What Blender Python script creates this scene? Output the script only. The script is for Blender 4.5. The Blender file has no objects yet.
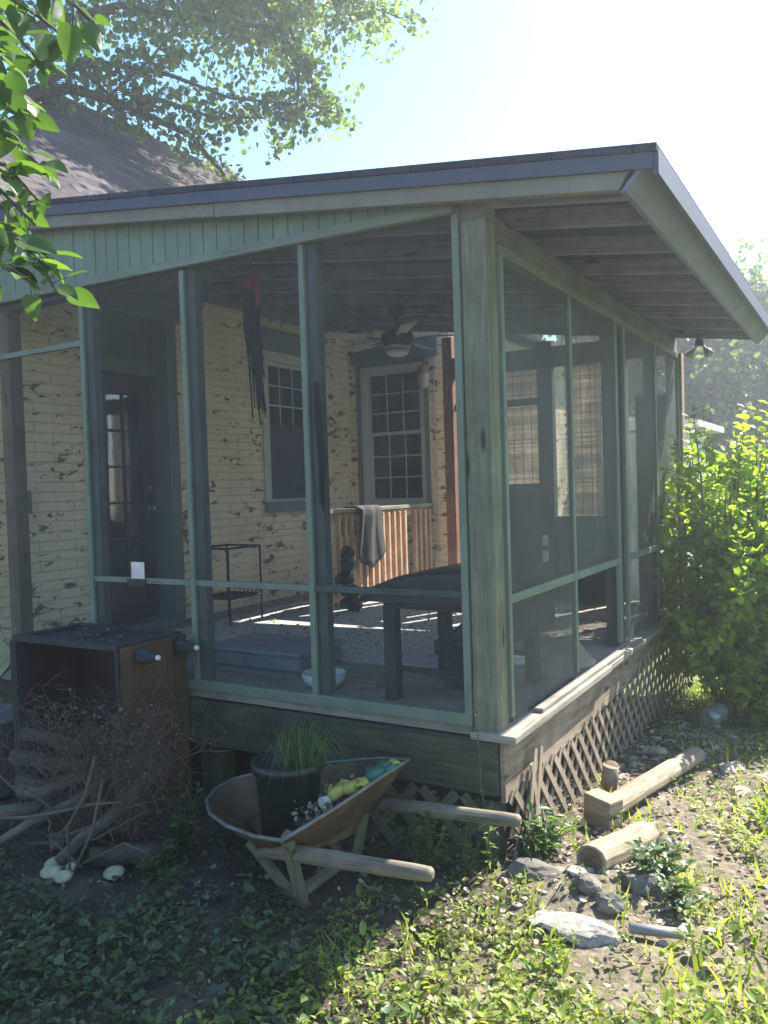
import bpy, math, random
import numpy as np
from mathutils import Vector, Matrix
R = math.radians
rnd = random.Random(7)
sc = bpy.context.scene
col = sc.collection

# ------------------------------------------------------------------ camera
YAW, PITCH, ROLL, FPX = .539, .0295, .0314, 815.
CAM = Vector((1.3405, -3.1175, 1.6))
Fw = Vector((-math.sin(YAW)*math.cos(PITCH), math.cos(YAW)*math.cos(PITCH), -math.sin(PITCH)))
Rt = Vector((math.cos(YAW), math.sin(YAW), 0)); Dn = Fw.cross(Rt)
r_ = Rt*math.cos(ROLL) + Dn*math.sin(ROLL); d_ = Dn*math.cos(ROLL) - Rt*math.sin(ROLL)
cd = bpy.data.cameras.new('camera'); cam = bpy.data.objects.new('camera', cd); col.objects.link(cam)
cd.sensor_fit = 'HORIZONTAL'; cd.sensor_width = 36; cd.lens = 36*FPX/768
cd.clip_start = .05; cd.clip_end = 500
mw = Matrix.Identity(4)
for i in range(3):
    mw[i][0] = r_[i]; mw[i][1] = -d_[i]; mw[i][2] = -Fw[i]; mw[i][3] = CAM[i]
cam.matrix_world = mw
sc.camera = cam

# ------------------------------------------------------------------ world, sun, exposure
SUN = Vector((.33, .85, 1.0)).normalized()
w = bpy.data.worlds.new('World'); sc.world = w; w.use_nodes = True
nt = w.node_tree
bg = nt.nodes['Background']; sky = nt.nodes.new('ShaderNodeTexSky'); sky.sky_type = 'NISHITA'
sky.sun_disc = False; sky.sun_elevation = math.asin(SUN.z); sky.sun_rotation = math.atan2(SUN.x, SUN.y)
sky.air_density = 1.0; sky.dust_density = .5; sky.ozone_density = 1.5
hs = nt.nodes.new('ShaderNodeHueSaturation'); hs.inputs['Saturation'].default_value = 1.2; hs.inputs['Hue'].default_value = .494
nt.links.new(sky.outputs[0], hs.inputs['Color']); nt.links.new(hs.outputs[0], bg.inputs[0]); bg.inputs[1].default_value = .105
sd = bpy.data.lights.new('sun', 'SUN'); so = bpy.data.objects.new('sun', sd); col.objects.link(so)
sd.energy = 5.0; sd.angle = R(.5); sd.color = (1, .94, .84)
so.rotation_euler = SUN.to_track_quat('Z', 'Y').to_euler(); so.location = SUN*30
sc.view_settings.view_transform = 'Standard'; sc.view_settings.look = 'None'
sc.view_settings.exposure = 1.85; sc.view_settings.gamma = 1
sc.cycles.max_bounces = 10; sc.cycles.transparent_max_bounces = 24
sc.cycles.diffuse_bounces = 5
HAZE = .0072

# ------------------------------------------------------------------ materials
def mat(name):
    m = bpy.data.materials.new(name); m.use_nodes = True
    t = m.node_tree; b = t.nodes['Principled BSDF']
    return m, t, b
def N(t, k, **kw):
    n = t.nodes.new('ShaderNode'+k)
    for a, v in kw.items(): setattr(n, a, v)
    return n
def setin(n, **kw):
    for a, v in kw.items(): n.inputs[a.replace('_', ' ')].default_value = v
def ramp(t, fac, stops):
    n = N(t, 'ValToRGB'); e = n.color_ramp.elements
    while len(e) < len(stops): e.new(.5)
    for el, (p, c) in zip(e, stops):
        el.position = p; el.color = (*c, 1) if len(c) == 3 else c
    t.links.new(fac, n.inputs[0]); return n.outputs[0]
def coords(t, kind='UV', scale=(1, 1, 1), rot=(0, 0, 0)):
    c = N(t, 'TexCoord'); m = N(t, 'Mapping'); t.links.new(c.outputs[kind], m.inputs[0])
    m.inputs['Scale'].default_value = scale; m.inputs['Rotation'].default_value = rot
    return m.outputs[0]
def noise(t, vec, scale, detail=6, rough=.55, dist=0):
    n = N(t, 'TexNoise'); setin(n, Scale=scale, Detail=detail, Roughness=rough, Distortion=dist)
    t.links.new(vec, n.inputs['Vector']); return n.outputs[0]
def mix(t, f, a, b, mode='MIX'):
    n = N(t, 'Mix', data_type='RGBA', blend_type=mode)
    for s, v in ((0, f), (6, a), (7, b)):
        if hasattr(v, 'is_output'): t.links.new(v, n.inputs[s])
        elif s == 0: n.inputs[0].default_value = v
        else: n.inputs[s].default_value = (*v, 1)
    return n.outputs[2]
def bump(t, b, h, strength=.4, dist=.01):
    n = N(t, 'Bump'); setin(n, Strength=strength, Distance=dist)
    t.links.new(h, n.inputs['Height']); t.links.new(n.outputs[0], b.inputs['Normal'])
def math_(t, op, a, b=None):
    n = N(t, 'Math', operation=op)
    for i, v in enumerate((a, b)):
        if v is None: continue
        if hasattr(v, 'is_output'): t.links.new(v, n.inputs[i])
        else: n.inputs[i].default_value = v
    return n.outputs[0]

def wood(name, dark, light, grain=26, rough=.85, stain=None, knots=True, bstr=.5, along=1.2):
    m, t, b = mat(name)
    v = coords(t, 'UV', (along, grain, 1))
    f = noise(t, v, 1.6, 8, .62, .8)
    f2 = noise(t, coords(t, 'UV', (along*1.6, grain*3.2, 1)), 2.2, 6, .7, .3)
    f = math_(t, 'ADD', math_(t, 'MULTIPLY', f, .6), math_(t, 'MULTIPLY', f2, .4))
    c = ramp(t, f, [(.36, dark), (.66, light)])
    if stain:
        s = noise(t, coords(t, 'Object', (1, 1, 1)), 2.3, 5, .6)
        c = mix(t, ramp(t, s, [(.42, (0, 0, 0)), (.66, (.7, .7, .7))]), c, stain)
    if knots:
        vo = N(t, 'TexVoronoi'); t.links.new(coords(t, 'UV', (2.2, 9, 1)), vo.inputs['Vector']); setin(vo, Scale=1.0)
        k = ramp(t, vo.outputs['Distance'], [(.07, (1, 1, 1)), (.14, (0, 0, 0))])
        c = mix(t, k, c, tuple(x*.35 for x in dark))
    cr = ramp(t, f2, [(.33, (.30, .30, .30)), (.40, (1, 1, 1))])
    c = mix(t, .8, c, cr, 'MULTIPLY')
    dd = noise(t, coords(t, 'Object'), 5, 6, .7)
    c = mix(t, 1.0, c, ramp(t, dd, [(.3, (.62, .60, .56)), (.62, (1, 1, 1))]), 'MULTIPLY')
    t.links.new(c, b.inputs['Base Color']); setin(b, Roughness=rough)
    bump(t, b, f, bstr, .006)
    return m
def paint(name, base, under, chip=.62, rough=.62, grain=10, dirt=.25):
    dirt *= 1.35
    m, t, b = mat(name)
    f = noise(t, coords(t, 'UV', (2, grain, 1)), 3.0, 8, .65)
    c = mix(t, ramp(t, f, [(chip, (0, 0, 0)), (chip+.03, (1, 1, 1))]), base, under)
    d = noise(t, coords(t, 'Object'), 3.1, 6, .7)
    c = mix(t, math_(t, 'MULTIPLY', d, dirt*2), c, tuple(x*.35 for x in base))
    t.links.new(c, b.inputs['Base Color']); setin(b, Roughness=rough); bump(t, b, f, .25, .003)
    return m
def plain(name, c, rough=.6, metal=0, var=.25, scale=9, kind='Object', b_=.15):
    m, t, b = mat(name)
    f = noise(t, coords(t, kind), scale, 7, .65)
    o = ramp(t, f, [(.3, tuple(x*(1-var) for x in c)), (.7, tuple(min(1, x*(1+var)) for x in c))])
    t.links.new(o, b.inputs['Base Color']); setin(b, Roughness=rough, Metallic=metal); bump(t, b, f, b_, .004)
    return m
def leafmat(name, dark, light, trans=.45, rough=.45, tcol=None):
    m, t, b = mat(name)
    g = N(t, 'NewGeometry')
    c = ramp(t, g.outputs['Random Per Island'], [(0, dark), (.8, light), (1, tuple(min(1, x*1.25) for x in light))])
    setin(b, Roughness=rough); t.links.new(c, b.inputs['Base Color'])
    tr = N(t, 'BsdfTranslucent'); mx = N(t, 'MixShader'); mx.inputs[0].default_value = trans
    tc = mix(t, 1.0, c, tcol or (1.9, 2.1, .7), 'MULTIPLY'); t.links.new(tc, tr.inputs[0])
    t.links.new(b.outputs[0], mx.inputs[1]); t.links.new(tr.outputs[0], mx.inputs[2])
    t.links.new(mx.outputs[0], t.nodes['Material Output'].inputs[0])
    return m
def screenmat(name, opac, c=(.10, .11, .11)):
    m, t, b = mat(name)
    tp = N(t, 'BsdfTransparent'); mx = N(t, 'MixShader')
    f = noise(t, coords(t, 'Object'), 1.7, 5, .6)
    n = N(t, 'MapRange'); n.inputs[3].default_value = opac*.6; n.inputs[4].default_value = opac*1.5
    n.inputs[1].default_value = .3; n.inputs[2].default_value = .7
    t.links.new(f, n.inputs[0]); t.links.new(n.outputs[0], mx.inputs[0])
    setin(b, Roughness=.6); b.inputs['Base Color'].default_value = (*c, 1); b.inputs['Metallic'].default_value = .0
    t.links.new(tp.outputs[0], mx.inputs[1]); t.links.new(b.outputs[0], mx.inputs[2])
    t.links.new(mx.outputs[0], t.nodes['Material Output'].inputs[0]); return m
def glassmat(name, op=.35, tint=(.02, .025, .03)):
    m, t, b = mat(name)
    tp = N(t, 'BsdfTransparent'); tp.inputs[0].default_value = (.7, .75, .75, 1)
    mx = N(t, 'MixShader'); mx.inputs[0].default_value = op
    b.inputs['Base Color'].default_value = (*tint, 1); setin(b, Roughness=.04); b.inputs['IOR'].default_value = 2.3
    f = noise(t, coords(t, 'Object'), 3, 3, .5); bump(t, b, f, .06, .02)
    t.links.new(tp.outputs[0], mx.inputs[1]); t.links.new(b.outputs[0], mx.inputs[2])
    t.links.new(mx.outputs[0], t.nodes['Material Output'].inputs[0]); return m
def brickmat(name, base=(.88, .75, .52), red=(.26, .12, .075), peel=.60):
    m, t, b = mat(name)
    uv = coords(t, 'UV')
    bt = N(t, 'TexBrick'); t.links.new(uv, bt.inputs['Vector'])
    setin(bt, Scale=1.0, Mortar_Size=.006, Mortar_Smooth=.35, Brick_Width=.30, Row_Height=.0685)
    bt.inputs['Color1'].default_value = (0, 0, 0, 1); bt.inputs['Color2'].default_value = (1, 1, 1, 1); bt.inputs['Mortar'].default_value = (.4, .4, .4, 1)
    n1 = noise(t, coords(t, 'UV', (7, 15, 1)), 1.0, 9, .74, .4)
    n0 = noise(t, coords(t, 'UV', (.9, .9, 1)), 1.3, 3, .5)
    a = math_(t, 'ADD', n1, math_(t, 'MULTIPLY', bt.outputs['Color'], .07))
    a = math_(t, 'ADD', a, math_(t, 'MULTIPLY', math_(t, 'SUBTRACT', n0, .49), .38))
    pk = ramp(t, a, [(peel+.01, (0, 0, 0)), (peel+.03, (1, 1, 1))])
    c1 = mix(t, noise(t, uv, 2.2, 6, .6), tuple(x*.74 for x in base), tuple(min(1, x*1.12) for x in base))
    # thin joint lines under the paint hold grime
    c1 = mix(t, math_(t, 'MULTIPLY', bt.outputs['Fac'], .30), c1, (.30, .26, .18))
    fine = noise(t, uv, 30, 5, .7)
    c1 = mix(t, ramp(t, fine, [(.62, (0, 0, 0)), (.72, (.55, .55, .55))]), c1, (.34, .27, .17))
    r = ramp(t, noise(t, uv, 16, 6, .6), [(.3, tuple(x*.6 for x in red)), (.7, tuple(x*1.25 for x in red))])
    t.links.new(mix(t, pk, c1, r), b.inputs['Base Color']); setin(b, Roughness=.8)
    h = math_(t, 'SUBTRACT', math_(t, 'MULTIPLY', fine, .25), math_(t, 'MULTIPLY', bt.outputs['Fac'], .9))
    h = math_(t, 'SUBTRACT', h, math_(t, 'MULTIPLY', pk, .35))
    bump(t, b, h, .9, .008); return m
def shinglemat(name, c=(.12, .095, .085)):
    m, t, b = mat(name)
    uv = coords(t, 'UV')
    bt = N(t, 'TexBrick'); t.links.new(uv, bt.inputs['Vector'])
    setin(bt, Scale=1.0, Mortar_Size=.005, Brick_Width=.3, Row_Height=.135)
    bt.inputs['Color1'].default_value = (*[x*.7 for x in c], 1); bt.inputs['Color2'].default_value = (*[x*1.35 for x in c], 1)
    bt.inputs['Mortar'].default_value = (*[x*.25 for x in c], 1)
    n1 = noise(t, uv, 60, 4, .7)
    t.links.new(mix(t, .5, bt.outputs['Color'], n1, 'OVERLAY'), b.inputs['Base Color']); setin(b, Roughness=.95); b.inputs['Specular IOR Level'].default_value = .1
    bump(t, b, math_(t, 'SUBTRACT', n1, math_(t, 'MULTIPLY', bt.outputs['Fac'], 2.0)), .6, .006); return m
def groundmat(name):
    m, t, b = mat(name)
    o = coords(t, 'Object')
    f = noise(t, o, 3.5, 10, .7); g = noise(t, o, 28, 8, .7)
    soil = ramp(t, f, [(.35, (.030, .024, .017)), (.55, (.075, .057, .040)), (.72, (.14, .11, .078))])
    soil = mix(t, ramp(t, g, [(.56, (0, 0, 0)), (.66, (.8, .8, .8))]), soil, (.21, .18, .135))
    s0 = N(t, 'SeparateXYZ'); t.links.new(o, s0.inputs[0])
    k0 = ramp(t, math_(t, 'ADD', s0.outputs[0], math_(t, 'MULTIPLY', math_(t, 'SUBTRACT', f, .5), 1.6)), [(.02, (0, 0, 0)), (.35, (1, 1, 1))])
    dry = ramp(t, g, [(.35, (.085, .065, .045)), (.58, (.20, .165, .115)), (.75, (.34, .29, .22))])
    soil = mix(t, k0, soil, dry)
    # the lawn starts a metre and a half beyond the porch
    s = N(t, 'SeparateXYZ'); t.links.new(o, s.inputs[0])
    k = math_(t, 'ADD', math_(t, 'MULTIPLY', s.outputs[1], .22), math_(t, 'MULTIPLY', s.outputs[0], .3))
    k = math_(t, 'ADD', k, math_(t, 'MULTIPLY', math_(t, 'SUBTRACT', f, .5), 2.2))
    gr = ramp(t, g, [(.35, (.05, .085, .018)), (.65, (.12, .18, .04))])
    t.links.new(mix(t, ramp(t, k, [(.50, (0, 0, 0)), (.80, (.9, .9, .9))]), soil, gr), b.inputs['Base Color']); setin(b, Roughness=.95)
    bump(t, b, g, .8, .02); return m

M = dict(
 brick=brickmat('cream_painted_brick'),
 brick_white=brickmat('pale_painted_brick', (.72, .66, .55), peel=.62),
 post=wood('weathered_post', (.10, .105, .07), (.27, .27, .19), 20, stain=(.13, .155, .10)),
 sill=wood('grey_plank', (.17, .155, .13), (.42, .39, .33), 24, stain=(.28, .26, .22)),
 rim=wood('rough_sawn_board', (.10, .065, .045), (.44, .34, .26), 9, stain=(.32, .25, .19), bstr=.9),
 rimfront=wood('mossy_board', (.022, .026, .014), (.12, .12, .075), 9, stain=(.035, .045, .02), bstr=1.0),
 lattice=wood('lattice_wood', (.20, .15, .11), (.42, .34, .25), 20, knots=False),
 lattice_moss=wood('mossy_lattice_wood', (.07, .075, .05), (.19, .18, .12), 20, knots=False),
 darkpost=wood('dark_painted_wood', (.045, .06, .06), (.095, .115, .11), 18, knots=False),
 brownpost=wood('brown_post_wood', (.085, .065, .04), (.19, .15, .10), 18),
 redwood=wood('reddish_cedar', (.20, .085, .05), (.40, .20, .12), 18, knots=False),
 baluster=wood('stained_railing', (.55, .34, .22), (.80, .56, .40), 20, knots=False),
 rafter=wood('rafter_wood', (.13, .14, .18), (.28, .29, .35), 18),  # lens flare's blue cast is mixed into the rafter colour
 deckunder=wood('roof_boards', (.014, .019, .04), (.032, .04, .072), 10, knots=False),  # boards tinted blue to imitate lens flare on the underside
 beam=wood('beam_wood', (.12, .115, .13), (.24, .22, .24), 18, stain=(.17, .15, .16)),  # beam grey shifted toward the flare's blue within the wood colour
 green=paint('pale_green_paint', (.21, .27, .205), (.15, .13, .095), .60, grain=14, dirt=.4),
 gable=paint('gable_green_paint', (.22, .32, .23), (.15, .17, .12), .66, grain=4, dirt=.45),
 teal=paint('grey_green_trim', (.15, .20, .20), (.11, .10, .08), .70),
 fascia=paint('tan_grey_fascia', (.27, .25, .19), (.2, .18, .15), .72, dirt=.45),
 gutter=paint('flare_blue_fascia', (.20, .22, .34), (.25, .24, .24), .72, dirt=.35),  # right fascia: grey board with blue lens flare painted into its colour
 white=paint('off_white_paint', (.62, .62, .57), (.35, .3, .25), .70, dirt=.25),
 door=paint('maroon_door', (.085, .038, .038), (.10, .06, .05), .72),
 edge=paint('dark_blue_grey_edge', (.055, .07, .12), (.05, .05, .05), .7, dirt=.3), withered=leafmat('withered_leaves', (.06, .04, .028), (.17, .12, .085), .15, .8, (1.2, 1.1, .9)), brushstem=plain('brown_brush', (.12, .08, .055), .9),
 glass=glassmat('window_glass'), doorglass=glassmat('door_glass', .55),
 shingle=shinglemat('brown_shingles', (.085, .072, .075)), shingle2=shinglemat('grey_shingles', (.035, .04, .065)),
 ground=groundmat('soil_and_lawn'),
 screen=screenmat('fly_screen', .08, (.10, .11, .105)), screen_side=screenmat('fly_screen_side', .38, (.085, .10, .10)),
 screen_flap=screenmat('torn_fly_screen', .5, (.20, .21, .20)),
 carpet=plain('worn_grey_carpet', (.44, .42, .41), .95, scale=26, var=.4, b_=.8),
 black=plain('black_vinyl', (.022, .022, .023), .45, var=.3), blackmetal=plain('black_metal', (.02, .02, .022), .5, .3),
 cloth=plain('charcoal_cloth', (.055, .055, .06), .95), hangblack=plain('black_fringe', (.012, .013, .018), .9),
 redcloth=plain('red_cloth', (.42, .04, .06), .9), chrome=plain('brushed_metal', (.45, .44, .42), .3, .9, var=.1),
 blade=plain('fan_blade', (.33, .33, .33), .6), bowl=plain('frosted_bowl', (.62, .60, .58), .35),
 bluebox=plain('grey_blue_plastic', (.17, .20, .22), .5), enamel=plain('white_enamel', (.6, .6, .58), .4),
 inside=plain('dark_room', (.03, .03, .032), .9), blindslat=plain('blind_slats', (.32, .33, .33), .7),
 sidewood=wood('rusty_brown_veneer', (.065, .033, .014), (.15, .085, .04), 6, knots=False, stain=(.06, .032, .015), bstr=.2),
 blackwood=wood('charred_black_wood', (.018, .02, .022), (.05, .052, .055), 12, knots=False),
 maroon=plain('dark_maroon_board', (.035, .018, .02), .8),
 bark=wood('bark', (.045, .037, .028), (.14, .12, .09), 9, knots=False, bstr=1.0),
 barkgrey=wood('grey_bark', (.045, .042, .034), (.16, .145, .12), 9, knots=False, bstr=1.0),
 logend=plain('cut_wood_end', (.20, .16, .11), .9, scale=20),
 twig=plain('dry_twigs', (.21, .165, .11), .9), twigdark=plain('brown_twigs', (.11, .08, .055), .9),
 timber=wood('landscape_timber', (.14, .10, .065), (.52, .43, .32), 20, stain=(.33, .26, .18), bstr=.9),
 timberend=plain('timber_end', (.12, .08, .045), .9, scale=30, var=.5),  # brown end grain, darkened to stand for shade on the end faces
 rust=plain('rusted_steel', (.115, .072, .038), .75, .15, scale=7, var=.55, b_=.5),
 traygrey=plain('worn_tray_steel', (.16, .16, .145), .6, .2, var=.4), handle=wood('wheelbarrow_handle', (.10, .085, .06), (.34, .29, .21), 18, stain=(.18, .15, .11), bstr=.9),
 legwood=wood('wheelbarrow_leg', (.09, .09, .055), (.22, .20, .13), 14, knots=False),
 pot=plain('dark_green_pot', (.008, .020, .018), .45, var=.2), rubber=plain('rubber', (.02, .02, .02), .7),
 yellow=plain('yellow_glove', (.38, .35, .07), .7, scale=18), yellowgrey=plain('white_glove_cuff', (.5, .5, .45), .8), greenp=plain('green_glove', (.02, .13, .08), .6),
 soilm=plain('potting_soil', (.04, .03, .022), .95, scale=40, var=.5, b_=1),
 stone=plain('grey_stone', (.13, .12, .10), .9, scale=11, var=.5, b_=1.0), palestone=plain('pale_stone', (.36, .32, .27), .9, scale=14, var=.35, b_=1.0),
 concrete=plain('broken_concrete', (.30, .275, .24), .95, scale=34, var=.4, b_=1.0),
 pvc=plain('grey_pipe', (.22, .22, .21), .5), redbrick=plain('red_brick', (.26, .10, .07), .9, scale=20, var=.4),
 mushroom=plain('pale_mushroom', (.40, .38, .24), .8, scale=22, var=.4), jar=glassmat('jar_glass', .5, (.35, .36, .33)), plant_wood=wood('green_lumber', (.22, .25, .14), (.42, .45, .28), 12),
 reed=leafmat('bamboo_blind', (.36, .32, .29), (.62, .57, .53), .45, .8, (1.0, .95, .85)),
 shed=plain('white_siding', (.72, .72, .70), .7, var=.06), curtain=plain('dark_curtain', (.04, .045, .05), .95),
 clear=plain('lamp_glass', (.34, .32, .30), .2), tag=plain('paper_label', (.62, .56, .52), .7), tagred=plain('red_print', (.5, .12, .10), .7),
 # foliage
 l_bush=leafmat('bush_leaves', (.11, .17, .02), (.27, .34, .05), .62),
 l_near=leafmat('broad_leaves', (.04, .085, .03), (.09, .15, .035), .38),
 l_tree=leafmat('tree_leaves', (.06, .09, .04), (.14, .19, .06), .5, .35),
 l_far=leafmat('far_tree_leaves', (.05, .085, .035), (.13, .17, .07), .4),
 l_ground=leafmat('ground_cover', (.030, .055, .028), (.085, .12, .055), .35, .4),
 l_grass=leafmat('grass_blades', (.12, .16, .03), (.30, .34, .08), .5),
 l_weed2=leafmat('broad_weed_leaves', (.08, .13, .03), (.20, .26, .07), .45),
 l_dry=leafmat('dry_leaves', (.13, .095, .065), (.42, .34, .25), .15, .8, (1.2, 1.1, .9)),
 l_weed=leafmat('weed_leaves', (.05, .09, .035), (.10, .16, .06), .4),
)

# ------------------------------------------------------------------ mesh helpers
class MB:
    """collects shapes in metres and links them as ONE mesh object"""
    def __init__(s): s.v = []; s.f = []; s.uv = []; s.sm = []
    def quad(s, idx, uv=None, smooth=False): s.f.append(tuple(idx)); s.uv.append(uv); s.sm.append(smooth)
    def hexa(s, P, grain=None):
        """P: 8 corners (bottom loop 0-3, top loop 4-7); uv runs along the longest side"""
        o = len(s.v); s.v += [tuple(p) for p in P]
        off = (rnd.random()*9, rnd.random()*9)
        L = [(Vector(P[1])-Vector(P[0])), (Vector(P[3])-Vector(P[0])), (Vector(P[4])-Vector(P[0]))]
        ax = max(range(3), key=lambda i: L[i].length) if grain is None else grain
        D = [l.length for l in L]
        ijk = {0: (0, 0, 0), 1: (1, 0, 0), 2: (1, 1, 0), 3: (0, 1, 0), 4: (0, 0, 1), 5: (1, 0, 1), 6: (1, 1, 1), 7: (0, 1, 1)}
        for f in ((0, 3, 2, 1), (4, 5, 6, 7), (0, 1, 5, 4), (1, 2, 6, 5), (2, 3, 7, 6), (3, 0, 4, 7)):
            va = [a for a in range(3) if len({ijk[i][a] for i in f}) > 1]
            u = ax if ax in va else va[0]; w_ = [a for a in va if a != u][0]
            s.quad([o+i for i in f], [(ijk[i][u]*D[u]+off[0], ijk[i][w_]*D[w_]+off[1]+f[0]*.37) for i in f])
    def box(s, a, b, grain=None, wuv=False):
        x0, y0, z0 = a; x1, y1, z1 = b
        P = [(x0, y0, z0), (x1, y0, z0), (x1, y1, z0), (x0, y1, z0), (x0, y0, z1), (x1, y0, z1), (x1, y1, z1), (x0, y1, z1)]
        if not wuv: return s.hexa(P, grain)
        o = len(s.v); s.v += P
        for f in ((0, 3, 2, 1), (4, 5, 6, 7), (0, 1, 5, 4), (1, 2, 6, 5), (2, 3, 7, 6), (3, 0, 4, 7)):
            xs = {P[i][0] for i in f}; ys = {P[i][1] for i in f}
            if len(xs) == 1: uv = [(P[i][1], P[i][2]) for i in f]
            elif len(ys) == 1: uv = [(P[i][0], P[i][2]) for i in f]
            else: uv = [(P[i][0], P[i][1]) for i in f]
            s.quad([o+i for i in f], uv)
    def beam(s, p0, p1, w, h, up=(0, 0, 1)):
        """a bar from p0 to p1, w across, h along up"""
        p0 = Vector(p0); p1 = Vector(p1); d = (p1-p0).normalized(); up = Vector(up)
        sd_ = d.cross(up).normalized(); u = sd_.cross(d).normalized()
        a = sd_*w/2; c = u*h/2
        s.hexa([p0-a-c, p1-a-c, p1+a-c, p0+a-c, p0-a+c, p1-a+c, p1+a+c, p0+a+c], 0)
    def tube(s, pts, rad, n=8, cap=True, smooth=True):
        pts = [Vector(p) for p in pts]; m = len(pts)
        if not hasattr(rad, '__len__'): rad = [rad]*m
        o = len(s.v); ref = Vector((.3, .2, 1)).normalized(); ln = rnd.random()*5
        for i, p in enumerate(pts):
            d = (pts[min(i+1, m-1)]-pts[max(i-1, 0)]).normalized()
            if abs(d.dot(ref)) > .97: ref = Vector((1, .1, .1)).normalized()
            a = d.cross(ref).normalized(); b = a.cross(d).normalized()
            for k in range(n):
                t = 2*math.pi*k/n; s.v.append(tuple(p+(a*math.cos(t)+b*math.sin(t))*rad[i]))
        for i in range(m-1):
            l2 = ln+(pts[i+1]-pts[i]).length
            for k in range(n):
                k2 = (k+1) % n; c = 2*math.pi*rad[0]/n
                s.quad([o+i*n+k, o+i*n+k2, o+(i+1)*n+k2, o+(i+1)*n+k], [(ln, k*c), (ln, k*c+c), (l2, k*c+c), (l2, k*c)], smooth)
            ln = l2
        if cap:
            s.quad([o+k for k in range(n)][::-1]); s.quad([o+(m-1)*n+k for k in range(n)])
    def lathe(s, c, prof, n=20, axis=(0, 0, 1), smooth=True, sx=1):
        c = Vector(c); q = Vector(axis).to_track_quat('Z', 'Y'); o = len(s.v)
        for r, z in prof:
            for k in range(n):
                t = 2*math.pi*k/n; s.v.append(tuple(c+q @ Vector((r*math.cos(t)*sx, r*math.sin(t), z))))
        for i in range(len(prof)-1):
            for k in range(n):
                k2 = (k+1) % n; s.quad([o+i*n+k, o+i*n+k2, o+(i+1)*n+k2, o+(i+1)*n+k], None, smooth)
        s.quad([o+k for k in range(n)][::-1]); s.quad([o+(len(prof)-1)*n+k for k in range(n)])
    def poly(s, P, uv=None):
        o = len(s.v); s.v += [tuple(p) for p in P]; s.quad(range(o, o+len(P)), uv)
    def rock(s, c, r, seed, n=2, rough=.28, flat=1):
        import bmesh
        bm = bmesh.new(); bmesh.ops.create_icosphere(bm, subdivisions=n, radius=1)
        q = random.Random(seed); pl = [(Vector((q.gauss(0, 1), q.gauss(0, 1), q.gauss(0, 1))).normalized(), q.uniform(.55, .9)) for _ in range(9)]
        o = len(s.v)
        for v in bm.verts:
            p = v.co.copy()
            for nn, dd in pl:
                k = p.dot(nn)
                if k > dd: p -= nn*(k-dd)
            p += Vector((q.gauss(0, 1), q.gauss(0, 1), q.gauss(0, 1)))*rough*.12
            s.v.append((c[0]+p.x*r[0], c[1]+p.y*r[1], c[2]+p.z*r[2]))
        for f in bm.faces: s.quad([o+v.index for v in f.verts])
        bm.free()
    def build(s, name, m, parent=None, bevel=0, solid=0, xf=None):
        me = bpy.data.meshes.new(name); V = [Vector(v) for v in s.v]
        if xf is not None: V = [xf @ v for v in V]
        if parent is not None and not parent.get('_loc'): pass
        if parent is not None:
            inv = WM.get(parent, Matrix.Identity(4)).inverted(); V = [inv @ v for v in V]
        me.from_pydata([tuple(v) for v in V], [], s.f)
        ul = me.uv_layers.new(name='UVMap'); k = 0; buf = []
        for f, uv in zip(s.f, s.uv):
            if uv is None:
                a, b, c = (Vector(s.v[f[0]]), Vector(s.v[f[1]]), Vector(s.v[f[2]])); n_ = (b-a).cross(c-a)
                ax = max(range(3), key=lambda i: abs(n_[i])); q = [i for i in range(3) if i != ax]
                uv = [(s.v[i][q[0]], s.v[i][q[1]]) for i in f]
            for p in uv: buf += [p[0], p[1]]
        ul.data.foreach_set('uv', buf)
        me.polygons.foreach_set('use_smooth', s.sm); me.materials.append(M[m] if isinstance(m, str) else m); me.update()
        o = bpy.data.objects.new(name, me); col.objects.link(o)
        if parent is not None: o.parent = parent; WM[o] = WM.get(parent, Matrix.Identity(4))
        else: WM[o] = Matrix.Identity(4)
        if solid: md = o.modifiers.new('s', 'SOLIDIFY'); md.thickness = solid; md.offset = 0
        if bevel: md = o.modifiers.new('b', 'BEVEL'); md.width = bevel; md.segments = 2; md.limit_method = 'ANGLE'
        return o
WM = {}
def tag(o, label=None, cat=None, group=None, kind=None):
    if label: o['label'] = label
    if cat: o['category'] = cat
    if group: o['group'] = group
    if kind: o['kind'] = kind
    return o
def thing(name, label, cat, loc=(0, 0, 0), rz=0, group=None):
    o = bpy.data.objects.new(name, None); col.objects.link(o); o.location = loc; o.rotation_euler = (0, 0, rz); o.empty_display_size = .1
    WM[o] = Matrix.Translation(loc) @ Matrix.Rotation(rz, 4, 'Z')
    return tag(o, label, cat, group)
def copy_tree(o, parent=None):
    c = o.copy(); col.objects.link(c); c.parent = parent; WM[c] = WM.get(o)
    for ch in [x for x in col.objects if x.parent == o]: copy_tree(ch, c)
    return c
def bx(name, m, parent, a, b, bevel=.002, **k):
    q = MB(); q.box(a, b, **k); return q.build(name, m, parent, bevel=bevel)
def unit(v):
    return v/np.maximum(1e-9, np.linalg.norm(v, axis=1, keepdims=True))
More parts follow.
